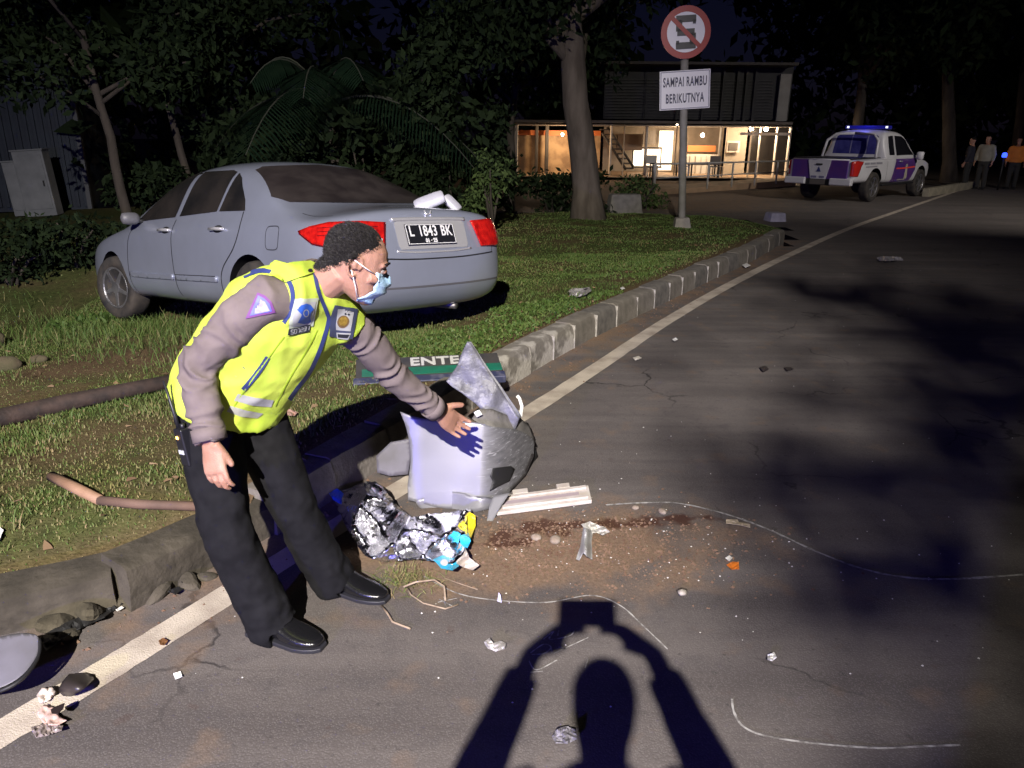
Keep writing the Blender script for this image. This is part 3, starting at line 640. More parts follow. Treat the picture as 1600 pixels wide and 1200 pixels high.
# ------------------------------------------------------------------ people
def rings(mb, R_, n=20, ex=1.0):
    """R_: [(centre, A, B)] half-axis vectors of each elliptic ring"""
    P = []; F = []
    for c, A, B in R_:
        c = Vector(c)
        for k in range(n):
            t = 2 * math.pi * k / n; ct, st_ = math.cos(t), math.sin(t)
            if ex != 1: ct = math.copysign(abs(ct) ** ex, ct); st_ = math.copysign(abs(st_) ** ex, st_)
            P.append(c + A * ct + B * st_)
    m = len(R_)
    for i in range(m - 1):
        for k in range(n):
            k2 = (k + 1) % n; F.append((i * n + k, i * n + k2, (i + 1) * n + k2, (i + 1) * n + k))
    F.append(tuple(range(n - 1, -1, -1))); F.append(tuple((m - 1) * n + k for k in range(n)))
    return mb.add(P, F)
def torso_rings(mb, spec, shift=0.0):
    """spec: [(centre, right vector, half width, half depth)]; depth runs across the spine"""
    out = []; C_ = [Vector(s_[0]) for s_ in spec]
    for i, (c, r, w, d) in enumerate(spec):
        sp = (C_[min(i + 1, len(C_) - 1)] - C_[max(i - 1, 0)]).normalized(); r = Vector(r); r = (r - sp * r.dot(sp)).normalized(); b = sp.cross(r)
        out.append((C_[i] + b * shift, r * w, b * d))
    return rings(mb, out, 24, .88)
def ball(mb, c, r, sc=(1, 1, 1), M=None, n=14):
    prof = [(max(r * math.sin(a), .0005), -r * math.cos(a)) for a in np.linspace(.08, math.pi - .08, n)]
    D = Matrix.Diagonal(sc); return mb.lathe(prof, c, 16, (M @ D) if M else D)
def hand(mb, w, d, pn, t, curl=.5, spread=.08, thumb=(.75, .75, .15), s=1.0, curls=None):
    """w wrist, d along the hand, pn out of the palm, t towards the thumb"""
    w, d = Vector(w), Vector(d).normalized(); t = Vector(t); t = (t - d * t.dot(d)).normalized(); pn = Vector(pn); pn = (pn - d * pn.dot(d) - t * pn.dot(t)).normalized()
    rings(mb, [(w - d * .02 * s, t * .027 * s, pn * .021 * s), (w + d * .02 * s, t * .032 * s, pn * .019 * s), (w + d * .055 * s + pn * .002, t * .041 * s, pn * .017 * s), (w + d * .088 * s, t * .041 * s, pn * .0135 * s), (w + d * .098 * s, t * .037 * s, pn * .010 * s)], 16, .85)
    nails = []
    for k, (off, L, r) in enumerate(((.032, .070, .0088), (.011, .079, .0092), (-.011, .073, .0088), (-.031, .057, .0078))):
        p = w + d * (.088 - abs(off - .004) * .22) * s + t * off * s; dd = (d + t * off * spread * 22).normalized(); cu = (curls[k] if curls else curl); a = cu * .45; pts = [p - dd * .02 * s]; rr = [r * s]
        for q, (f, ex_) in enumerate(((.46, 1.0), (.31, 1.25), (.23, .8))):
            e = dd * math.cos(a) + pn * math.sin(a); pts.append(p + e * L * f * s * .5); pts.append(p + e * L * f * s); rr += [r * s * (1 - .07 * q), r * s * (1.02 - .1 * q)]; p = p + e * L * f * s; a += cu * ex_
        pts.append(p + e * .004 * s); rr.append(r * s * .55); rr[-2] *= .92
        mb.tube(pts, rr, 10)
        nails.append((pts[-2] - e * .004 * s, e, (t.cross(e)).normalized(), r * s))
    b0 = w + d * .022 * s + t * .026 * s; e = (d * thumb[0] + t * thumb[1] + pn * thumb[2]).normalized(); e2 = (e + d * .55).normalized()
    mb.tube([b0 - e * .02 * s, b0, b0 + e * .032 * s, b0 + e * .034 * s + e2 * .016 * s, b0 + e * .034 * s + e2 * .031 * s, b0 + e * .034 * s + e2 * .037 * s], [.016 * s, .0155 * s, .0115 * s, .0108 * s, .0095 * s, .005 * s], 10)
    return nails
def head_rings(mb, c, f, u, s, k=1.0):
    prof = [(-.122, .018, .078, .045), (-.114, .034, .088, .020), (-.098, .047, .093, -.012), (-.075, .057, .092, -.045), (-.045, .065, .092, -.072), (-.015, .071, .092, -.092), (.015, .0745, .093, -.101), (.04, .076, .094, -.103), (.065, .0735, .086, -.099), (.088, .063, .066, -.084), (.105, .045, .041, -.060), (.115, .022, .012, -.030)]
    rings(mb, [(c + (u * z + f * (a + b) / 2) * k, s * w * k, f * (a - b) / 2 * k) for z, w, a, b in prof], 22, .92)
def shoe(mb, so, heel, toe, hgt=.085, w=.046):
    heel, toe = Vector(heel), Vector(toe); d = (toe - heel); L = d.length; d.normalize(); s_ = Vector((-d.y, d.x, 0)); up = Vector((0, 0, 1)); P = []
    for t, ww, h, z0 in ((0, .45, .6, .022), (.06, .8, .95, .018), (.2, .86, 1.0, .016), (.38, .88, .92, .014), (.55, .98, .62, .013), (.7, 1.05, .46, .013), (.84, .92, .36, .014), (.94, .66, .27, .017), (1.0, .36, .18, .02)):
        P.append((heel + d * L * t + up * (z0 + hgt * h / 2), s_ * w * ww, up * hgt * h / 2))
    rings(mb, P, 18, .8)
    so.v += []; Q = []
    for t, ww in ((-.01, .40), (.03, .78), (.12, .9), (.4, .90), (.55, 1.0), (.7, 1.08), (.84, .96), (.95, .70), (1.015, .38)): Q.append((t, ww))
    top = [heel + d * L * t + s_ * w * ww for t, ww in Q] + [heel + d * L * t - s_ * w * ww for t, ww in Q[::-1]]
    n = len(top); V = [p + up * .002 for p in top] + [p + up * .018 for p in top]
    so.add(V, [tuple(range(n - 1, -1, -1)), tuple(range(n, 2 * n))] + [(i, (i + 1) % n, (i + 1) % n + n, i + n) for i in range(n)])
def cloth_wr(amp, f=16, seed=0.0, dirv=None):
    o = Vector((seed, seed * 1.7, -seed))
    def w(p):
        q = p * f
        if dirv is not None: q = q - dirv * (q.dot(dirv) * .72)
        a = mnoise.noise(q + o); b = mnoise.noise(p * f * 2.3 + o)
        return amp * (a * .9 + .4 * b - .25 * abs(a) * 2)
    return w
SKIN = mat('skin', (.33, .17, .115), (.42, .23, .165), 18, .5, bump=.3, bscale=330, subs=.12)
HAIR = mat('black_hair', (.005, .0045, .0045), (.016, .014, .013), 150, .8, spec=.15)
def officer():
    BASE = Vector((-.74, 2.30, 0)); root = thing('person', 'man in yellow safety vest and face mask bending to point at the torn bumper', 'person', BASE)
    def fin(o): o.location = -BASE; return o
    J = {k: AY(*v) for k, v in dict(Rank=(434, 985, 2.19), Rknee=(355, 822, 2.20), Rhip=(325, 655, 2.31), Lhip=(398, 655, 2.42), Lknee=(462, 795, 2.41), Lank=(530, 918, 2.46),
        Rsh=(412, 474, 2.21), Relb=(305, 580, 2.18), Rwr=(331, 700, 2.10), Lsh=(556, 518, 2.46), Lelb=(622, 598, 2.60), Lwr=(686, 645, 2.70)).items()}
    rh = Vector((-.80, -.55, .20)); rs = Vector((-.20, -.245, .165)).normalized()
    rm = (rh * .5 + rs * .5)
    spine = [((-.965, 2.375, .765), rh, .155, .115), ((-.925, 2.37, .83), rh, .16, .125), ((-.865, 2.365, .91), rh, .16, .13), ((-.79, 2.36, 1.00), rm, .165, .125), ((-.71, 2.35, 1.09), rs, .175, .11), ((-.655, 2.345, 1.15), rs, .15, .085), ((-.62, 2.34, 1.19), rs, .08, .065)]
    f = Vector((.86, .26, -.36)).normalized(); u = Vector((.20, .0, 1)); u = (u - f * u.dot(f)).normalized(); s = f.cross(u)
    hc = AY(552, 414, 2.30); HK = .96
    # --- body (one continuous skin surface)
    b = MB(); torso_rings(b, spine); head_rings(b, hc, f, u, s, HK)
    hp = lambda a, c, z: hc + (s * a + f * c + u * z) * HK
    nk = Vector((-.625, 2.335, 1.175)); b.tube([nk, nk * .5 + hp(0, -.03, -.05) * .5, hp(0, -.028, -.03)], [.066, .060, .062], 16)
    b.tube([hp(0, .088, .018), hp(0, .100, -.008), hp(0, .114, -.030), hp(0, .098, -.042)], [.008, .011, .0155, .012], 10)
    for q in (-1, 1):
        b.tube([hp(q * .008, .090, .024), hp(q * .03, .088, .030), hp(q * .052, .072, .024)], [.008, .0095, .007], 8)           # brow
        b.tube([hp(q * .05, .070, -.022), hp(q * .062, .045, -.024)], [.016, .014], 8)                                          # cheekbone
        e0 = [(.020, -.006), (.026, .012), (.020, .028), (.004, .036), (-.014, .030), (-.020, .012), (-.016, -.008), (-.006, -.024), (.006, -.030), (.014, -.022)]
        b.tube([hp(q * (.077 + .012 * (-(x - .02)) / .04), -.002 + x - .012, z - .002) for x, z in e0], [.0055, .0055, .0055, .0055, .006, .006, .0055, .0055, .0065, .0055], 8)   # ear rim
        b.tube([hp(q * .074, -.006, -.004), hp(q * .079, -.014, .008), hp(q * .078, -.012, .020)], [.012, .011, .008], 8)
    for h_, k_, a_ in (('Rhip', 'Rknee', 'Rank'), ('Lhip', 'Lknee', 'Lank')):
        H_, K_, A_ = J[h_], J[k_], J[a_]; b.tube([spine[0][0], H_, H_.lerp(K_, .5), K_, K_.lerp(A_, .4), A_, A_ + Vector((.02, 0, -.03))], [.09, .085, .07, .052, .055, .038, .036], 14)
    for s_, e_, w_ in (('Rsh', 'Relb', 'Rwr'), ('Lsh', 'Lelb', 'Lwr')):
        S_, E_, W_ = J[s_], J[e_], J[w_]; b.tube([Vector(spine[5][0]), S_, S_.lerp(E_, .5), E_, E_.lerp(W_, .4), W_], [.06, .055, .045, .038, .038, .027], 14)
    nl = hand(b, J['Rwr'], AY(342, 760, 2.06) - J['Rwr'], Vector((.45, .85, .1)), Vector((.86, -.35, -.2)), .42, .05, (.9, .35, .5), .98, (.36, .42, .46, .5))
    nl2 = hand(b, J['Lwr'], AY(745, 688, 2.84) - J['Lwr'], Vector((-.15, -.80, .45)), Vector((.35, .45, .85)),   .3, .07, (.62, .75, .45), 1.10, (.22, .20, .26, .34))
    body = fin(blob(b, 'body', SKIN, root, .0042, 3))
    # nails
    for k, (p, e, n_, r_) in enumerate(nl + nl2): pass
    # --- eyes and brows
    for q in (-1, 1):
        ey = MB(); ball(ey, hp(q * .030, .083, .004), .0105); fin(ey.build('eye', mat('eye', (.25, .22, .2), (.02, .012, .01), 30, .15), root, True))
        fin(MB().tube([hp(q * .012, .097, .030), hp(q * .03, .0955, .037), hp(q * .05, .082, .033)], [(.003, .0045), (.0035, .006), (.002, .003)], 8).build('eyebrow', HAIR, root, True))
        fin(MB().tube([hp(q * .016, .0945, .006), hp(q * .03, .0965, .0105), hp(q * .045, .0885, .005)], .0032, 6).build('eyelid', mat('eyelid', (.20, .10, .07), rough=.5), root, True))
    # --- hair: cap plus short strands grown from the scalp
    me = body.data; hv = []; nv = len(me.vertices)
    co = np.empty(nv * 3, 'f'); me.vertices.foreach_get('co', co); co = co.reshape(-1, 3); no = np.empty(nv * 3, 'f'); me.vertices.foreach_get('normal', no); no = no.reshape(-1, 3)
    rel = (co - np.array(hc)) / HK; la = rel @ np.array(s); lf = rel @ np.array(f); lu = rel @ np.array(u)
    side = np.abs(la) > .045
    lim = np.where(lf > .0, .040 + .75 * np.maximum(lf - .005, 0) + .25 * np.maximum(lf - .04, 0), .034 + np.clip((lf + .0) * 1.05, -.105, 0))
    lim = np.where(~side & (lf > .03), .098 - .35 * np.maximum(.055 - lf, 0), lim)
    lim = lim + np.array([.006 * mnoise.noise(Vector(c) * 70) + .003 * mnoise.noise(Vector(c) * 190) for c in co]) * (lu > -.08)
    hairv = (lu > lim) & (np.abs(la) < .1) & (lf < .075) & (lu < .14) & (lu > -.065)
    idx = np.flatnonzero(hairv)
    thick = np.clip((lu[idx] - lim[idx]) / .045, 0, 1); bm = bmesh.new(); mp = {}
    for i, t in zip(idx, thick):
      if t > .22 + .16 * mnoise.noise(Vector(co[i]) * 130): mp[i] = bm.verts.new(co[i] + no[i] * (.0005 + .0018 * t + .0005 * mnoise.noise(Vector(co[i]) * 160)))
    for p in me.polygons:
        if all(v in mp for v in p.vertices): bm.faces.new([mp[v] for v in p.vertices])
    hm = bpy.data.meshes.new('hair'); bm.to_mesh(hm); bm.free()
    hair = fin(link('hair', hm, HAIR, root, True))
    ns = 22000; pick = RNG.choice(len(idx), ns); x0 = co[idx[pick]] + RNG.normal(0, .0015, (ns, 3)); n0 = no[idx[pick]]; tk = thick[pick]
    back = -np.array(f) * .5 + np.array(u) * .15; dr = n0 * .28 + back * RNG.uniform(1.2, 1.9, (ns, 1)) - n0 * ((back * 1.5) @ n0.T if False else (n0 @ back)[:, None] * 1.5) + RNG.normal(0, .16, (ns, 3)); dr /= np.linalg.norm(dr, axis=1)[:, None]
    ln_ = (.003 + .007 * tk * RNG.uniform(.5, 1.2, ns))[:, None]; sd = np.cross(dr, RNG.normal(0, 1, (ns, 3))); sd /= np.linalg.norm(sd, axis=1)[:, None]
    base_ = x0 + n0 * (.0004 + .0024 * tk[:, None]); V = np.stack([base_ + sd * .0007, base_ - sd * .0007, base_ + dr * ln_], 1).reshape(-1, 3)
    sm = bpy.data.meshes.new('hair_strands'); sm.from_pydata(V.tolist(), [], [(3 * i, 3 * i + 1, 3 * i + 2) for i in range(ns)])
    st = link('hair_strands', sm, mat('hair_strand', (.004, .0035, .0035), (.032, .029, .028), 260, .6, spec=.3), hair); st['kind'] = 'stuff'
    # --- face mask
    bb_ = bvh_of(body); rows = []
    for i in range(15):
        v = i / 14; z = .002 - .108 * v; row = []
        for j in range(21):
            a = (j / 20 - .5) * 2; wid = .058 + .010 * math.sin(v * 3.14); x = a * wid
            h_ = bb_.ray_cast(hp(x, .25, z - .006 * (1 - a * a)), -f, .5)
            fr = (h_[0] - hc).dot(f) / HK if h_[0] else .03
            fr = max(fr, .118 - 2.2 * (v - .42) ** 2 * .09 - 11.0 * x * x)
            pl = .0035 * math.sin(v * 26) * math.exp(-((v - .5) / .26) ** 2) + .003 * mnoise.noise(Vector((a * 3, v * 9, 4.2)))
            row.append(hp(x, fr + .006 + pl, z - .006 * (1 - a * a)))
        rows.append(row)
    mk = fin(MB().grid(rows).build('face_mask', mat('mask_fabric', (.30, .50, .72), (.48, .66, .84), 18, .8, bump=.3, bscale=220), root, True, solid=.0022, fix=False))
    for q in (-1, 1):
        j = 0 if q < 0 else 20
        for i, z in ((1, .020), (13, -.012)): MB().tube([rows[i][j], rows[i][j].lerp(hp(q * .082, -.012, z), .5) + s * q * .010, hp(q * .084, -.016, z)], .0016, 6).build('ear_loop', mat('white_elastic', (.8, .8, .82), rough=.7), mk, True)
    # --- trousers
    TRO = mat('black_trousers', (.0065, .0065, .008), (.011, .011, .013), 22, .9, bump=.25, bscale=420, spec=.15)
    t = MB(); torso_rings(t, [((-.965, 2.38, .735), rh, .160, .130), ((-.950, 2.378, .79), rh, .172, .138), ((-.925, 2.372, .84), rh, .165, .130)])
    for h_, k_, a_, hem in (('Rhip', 'Rknee', 'Rank', .088), ('Lhip', 'Lknee', 'Lank', .084)):
        H_, K_, A_ = J[h_], J[k_], J[a_]; hemp = Vector((A_.x, A_.y, .035)) + (Vector((.01, 0, 0)))
        t.tube([H_ + Vector((-.01, .02, .04)), H_, H_.lerp(K_, .5), K_ + Vector((.0, -.005, 0)), K_.lerp(A_, .5) + Vector((-.008, 0, 0)), A_.lerp(hemp, .3), hemp], [.098, .106, .097, .084, .081, hem, hem * .98], 18)
    kn = [J['Rknee'], J['Lknee'], J['Rank'] + Vector((0, 0, .1)), J['Lank'] + Vector((0, 0, .1)), J['Rhip'], J['Lhip']]
    cw = cloth_wr(.006, 10, 3.0, Vector((.2, 0, 1)).normalized()); cw2 = cloth_wr(.014, 16, 5.0, Vector((1, .5, .3)).normalized())
    def twr(p): return cw(p) + cw2(p) * max(math.exp(-((p - k_).length / .13) ** 2) for k_ in kn)
    tr = fin(blob(t, 'trousers', TRO, root, .008, 5, twr))
    # --- shirt with sleeves
    SHI = mat('taupe_shirt', (.145, .118, .115), (.18, .148, .143), 14, .88, bump=.3, bscale=420, spec=.15)
    h = MB(); torso_rings(h, [((-.90, 2.368, .86), rh, .172, .145), ((-.865, 2.365, .92), rh, .175, .148), ((-.79, 2.36, 1.00), rm, .18, .142), ((-.71, 2.35, 1.09), rs, .188, .125), ((-.655, 2.345, 1.15), rs, .165, .10), ((-.622, 2.338, 1.19), rs, .085, .075)])
    S_, E_, W_ = J['Rsh'], J['Relb'], J['Rwr']
    h.tube([Vector((-.66, 2.31, 1.13)), S_, S_.lerp(E_, .35) + Vector((0, 0, .01)), S_.lerp(E_, .75), E_, E_.lerp(W_, .2), E_.lerp(W_, .6), E_.lerp(W_, .93), E_.lerp(W_, 1.0)], [.078, .076, .070, .063, .061, .059, .052, .047, .047], 20)
    S_, E_, W_ = J['Lsh'], J['Lelb'], J['Lwr']
    h.tube([Vector((-.64, 2.36, 1.10)), S_, S_.lerp(E_, .35), S_.lerp(E_, .75), E_, E_.lerp(W_, .3), E_.lerp(W_, .7), E_.lerp(W_, .92), E_.lerp(W_, .97)], [.078, .068, .061, .057, .055, .051, .047, .044, .044], 20)
    aR = (J['Relb'] - J['Rsh']).normalized(); fR = (J['Rwr'] - J['Relb']).normalized(); aL = (J['Lwr'] - J['Lsh']).normalized()
    w1 = cloth_wr(.0045, 13, 1.0); 
    def swr(p):
        v = w1(p)
        for c_, ax, am in ((J['Relb'], (aR + fR).normalized(), .026), (J['Lelb'], aL, .022), (J['Lwr'], aL, .018), (J['Rwr'], fR, .014), (J['Rsh'].lerp(J['Relb'], .5), aR, .018), (J['Lsh'], aL, .018), (J['Relb'].lerp(J['Rwr'], .5), fR, .016)):
            dd = (p - c_).length
            if dd < .22: v += am * math.exp(-(dd / .12) ** 2) * (.45 - abs(math.sin((p - c_).dot(ax) * 62 + 5 * mnoise.noise(p * 8) + (p - c_).dot(rs) * 22))) * max(0, .4 + .9 * mnoise.noise(p * 10 + Vector((7, 1, 3)))) * 1.5
        return v
    sh = fin(blob(h, 'shirt', SHI, root, .0065, 4, swr)); bs = bvh_of(sh)
    cR = MB(); cdir = (J['Rwr'] - J['Relb']).normalized(); cR.tube([J['Rwr'] - cdir * .045, J['Rwr'] - cdir * .006], [.051, .050], 24, caps=False)
    fin(cR.build('cuff', SHI, root, True, solid=.004)); cR = MB(); cdir = (J['Lwr'] - J['Lelb']).normalized(); cR.tube([J['Lwr'] - cdir * .05, J['Lwr'] - cdir * .008], [.048, .0465], 24, caps=False); fin(cR.build('cuff', SHI, root, True, solid=.004))
    col = MB(); cc = Vector((-.612, 2.336, 1.195)); ax = (hp(0, -.03, -.05) - nk).normalized(); ca = rs - ax * rs.dot(ax); ca.normalize(); cb = ax.cross(ca)
    col_r = []
    for k in range(22):
        a = 2 * math.pi * k / 22 + .3
        if k > 20: continue
        o_ = ca * math.cos(a) + cb * math.sin(a); col_r.append([cc + o_ * .074 - ax * .03, cc + o_ * .076 + ax * .018, cc + o_ * .084 - ax * .012])
    fin(MB().grid(col_r).build('collar', SHI, root, True, solid=.003, fix=False))
    # --- safety vest
    VES = mat('neon_yellow_mesh', (.52, .64, .075), (.42, .57, .05), 6, .75, bump=.35, bscale=420)
    v = MB(); torso_rings(v, [((-.955, 2.385, .775), rh, .197, .168), ((-.925, 2.375, .84), rh, .197, .165), ((-.865, 2.368, .93), rh, .198, .163), ((-.79, 2.36, 1.01), rm, .20, .158), ((-.715, 2.35, 1.09), rs, .205, .148), ((-.655, 2.345, 1.15), rs, .178, .118), ((-.628, 2.34, 1.185), rs, .12, .09)])
    v.tube([J['Rsh'] + Vector((.035, .02, .012)), Vector((-.655, 2.31, 1.165)), Vector((-.60, 2.38, 1.135)), J['Lsh'] + Vector((-.035, -.02, .015))], [(.098, .098), (.10, .097), (.10, .095), (.088, .09)], 20)
    vw = cloth_wr(.014, 7.5, 8.0); vw2a = cloth_wr(.004, 15, 2.0, (rs + Vector((.3, 0, .6))).normalized())
    def vw2(p): return vw2a(p) + .010 * (.4 - abs(math.sin(p.dot(Vector((.75, .1, -.65))) * 34 + 5 * mnoise.noise(p * 5)))) * max(0, .2 + mnoise.noise(p * 6 + Vector((2, 9, 4))))
    vest = fin(blob(v, 'safety_vest', VES, root, .0075, 5, lambda p: vw(p) + vw2(p))); bvv = bvh_of(vest)
    def pcast(bvh, yy=2.3):
        def c(a, b_):
            d = ray(a, b_).normalized(); hh_ = bvh.ray_cast(EYE, d, 6)
            if hh_[0] is None: return None
            n = hh_[1] if hh_[1].dot(d) < 0 else -hh_[1]; return hh_[0], n
        return c
    C1, S2 = pcast(bvv), pcast(bs)
    def V_(a, b_):
        p, q = C1(a, b_), S2(a, b_)
        if p is None or q is None: return p or q
        return p if (p[0] - EYE).length < (q[0] - EYE).length else q
    NAV = mat('navy_piping', (.03, .045, .16), rough=.6); REF = mat('reflective_tape', (.48, .49, .47), (.38, .38, .37), 40, .35, .2)
    CLR = mat('badge_card', (.36, .37, .37), rough=.35); BLU = mat('badge_blue', (.03, .10, .45), rough=.5); GOLD = mat('badge_gold', (.45, .30, .06), (.25, .16, .03), 90, .4, .4); DK = mat('tag_black', (.02, .022, .03), rough=.4); PVC = mat('pocket_film', (.42, .47, .36), rough=.12, coat=.6)
    def pv(name, poly, m, e=6, off=.003, cast=V_, par=vest): return drape(poly, cast, name, m, par, e, off)
    pv('collar_piping', ribbon(catmull2([(486, 413), (489, 438), (496, 466), (506, 488), (512, 502)], 5), 6), NAV)
    pv('zip', ribbon(catmull2([(512, 500), (508, 520), (497, 555), (482, 588), (464, 612), (452, 630)], 5), 6.5), NAV)
    pv('armhole_piping', ribbon(catmull2([(378, 440), (402, 431), (430, 433), (448, 444), (456, 466), (453, 492), (441, 510)], 5), 7), NAV)
    pv('pocket_flap', ribbon(catmull2([(418, 564), (400, 592), (380, 616)], 5), 8), NAV)
    pv('seam', ribbon(catmull2([(442, 532), (418, 566), (384, 614), (366, 642)], 5), 1.8), mat('vest_seam', (.35, .52, .02), rough=.8))
    pv('seam', ribbon(catmull2([(494, 520), (478, 552), (450, 600), (430, 640)], 5), 1.8), mat('vest_seam', (.35, .52, .02)))
    pv('shoulder_strap', [(418, 438), (440, 449), (490, 432), (489, 414), (455, 418), (425, 424)], VES, 6, .006)
    pv('strap_stud', [(479 + 4 * math.cos(a), 431 + 2.5 * math.sin(a)) for a in np.linspace(0, 6.28, 10, endpoint=False)], DK, 6, .009)
    pv('reflective_strip', [(372, 622), (400, 628), (428, 631), (424, 642), (394, 640), (366, 633)], REF); pv('reflective_strip', [(361, 641), (386, 648), (412, 652), (403, 660), (378, 658), (355, 650)], REF)
    bg_ = pv('badge_pocket', [(460, 473), (494, 471), (487, 514), (449, 519)], PVC, 5, .004); pv('badge_card', [(463, 478), (490, 476), (483, 511), (454, 515)], CLR, 5, .0055, V_, bg_)
    pv('badge_figure', [(468, 482), (474, 479), (481, 481), (486, 487), (482, 492), (481, 499), (483, 506), (472, 510), (462, 507), (466, 501), (468, 495), (464, 489)], BLU, 4, .007, V_, bg_)
    pv('badge_ring', ribbon([(474 + 4 * math.cos(a), 493 + 5 * math.sin(a)) for a in np.linspace(0, 6.28, 14)], 1.4), CLR, 3, .0078, V_, bg_)
    nt = pv('name_tag', [(449, 518), (482, 511), (480, 523), (447, 529)], DK, 5, .0065)
    for k, ch in enumerate(('5', '0', '7', '2', '3', '1')):
        x0, y0 = 453.5 + k * 4.9, 523 - k * 1.25; W2 = 1.7; Hh = 3.3; g = {'0': 'abcdef', '1': 'bc', '2': 'abged', '3': 'abgcd', '5': 'afgcd', '7': 'abc'}[ch]
        sg = {'a': ((-1, -1), (1, -1)), 'b': ((1, -1), (1, 0)), 'c': ((1, 0), (1, 1)), 'd': ((-1, 1), (1, 1)), 'e': ((-1, 0), (-1, 1)), 'f': ((-1, -1), (-1, 0)), 'g': ((-1, 0), (1, 0))}
        for q in g:
            (ax_, ay_), (bx_, by_) = sg[q]; pv('tag_lettering', ribbon([(x0 + ax_ * W2 - .15 * ay_ * Hh, y0 + ay_ * Hh), (x0 + bx_ * W2 - .15 * by_ * Hh, y0 + by_ * Hh)], 1.0), CLR, 5, .0075, V_, nt)
    b2 = pv('badge_patch', [(514, 498), (520, 481), (556, 487), (549, 533), (512, 530)], mat('patch_navy', (.05, .06, .11), rough=.3, coat=.4), 5, .004); pv('badge_card', [(524, 487), (535, 487), (536, 491), (549, 492), (545, 521), (522, 519)], CLR, 5, .0055, V_, b2)
    pv('emblem', [(533 + 9 * math.cos(a), 506 + 9.5 * math.sin(a)) for a in np.linspace(0, 6.28, 20, endpoint=False)], mat('badge_bronze', (.16, .10, .04), rough=.5), 4, .0068, V_, b2)
    pv('emblem', [(533 + 6.5 * math.cos(a), 505 + 7 * math.sin(a)) for a in np.linspace(0, 6.28, 20, endpoint=False)], GOLD, 4, .0078, V_, b2)
    pv('emblem_star', [(536, 492), (538, 494), (536, 496), (534, 494)], DK, 3, .0072, V_, b2); pv('emblem_star', [(541, 493), (543, 495), (541, 497), (539, 495)], DK, 3, .0072, V_, b2)
    pv('name_tag', [(523, 523), (546, 524), (542, 534), (524, 532)], CLR, 5, .0055, V_, b2); pv('name_tag', [(525, 525), (544, 526), (541, 531), (526, 530)], DK, 5, .0065, V_, b2)
    ap = pv('sleeve_patch', [(401, 464), (413, 469), (422, 478), (428, 494), (382, 505)], mat('patch_purple', (.16, .05, .20), rough=.7), 4, .004, S2, sh)
    pv('patch_field', [(402, 469), (412, 473), (419, 481), (423, 492), (389, 500)], mat('patch_blue', (.12, .14, .55), rough=.6), 4, .0052, S2, ap)
    pv('patch_figure', [(406, 475), (413, 478), (420, 491), (410, 494), (396, 497), (398, 488), (404, 486)], mat('patch_white', (.42, .39, .52), (.22, .2, .42), 70, .8), 4, .0062, S2, ap)
    # --- shoes
    LEA = mat('black_leather', (.008, .008, .009), rough=.22, coat=.5, bump=.15, bscale=130); SOL = mat('shoe_sole', (.02, .02, .025), rough=.5)
    a0, a1 = G(398, 992), G(512, 1020); c0, c1 = G(498, 916), G(611, 944)
    for p0, p1 in ((a0, a1), (c0, c1)):
        m1, m2 = MB(), MB(); shoe(m1, m2, p0, p1, .095, .050); so = fin(m1.build('shoe', LEA, root, True, sub=1)); m2.build('sole', SOL, so, bevel=.004)
        d = (p1 - p0).normalized(); sd_ = Vector((-d.y, d.x, 0)); L_ = (p1 - p0).length; la_ = MB()
        for q in (.44, .49, .54): c_ = p0 + d * L_ * q + Vector((0, 0, .079 - (q - .44) * .26)); la_.tube([c_ - sd_ * .024 - Vector((0, 0, .010)), c_ + Vector((0, 0, .003)), c_ + sd_ * .024 - Vector((0, 0, .010))], .003, 6)
        la_.build('laces', SOL, so, True)
    return root
OFF = officer()
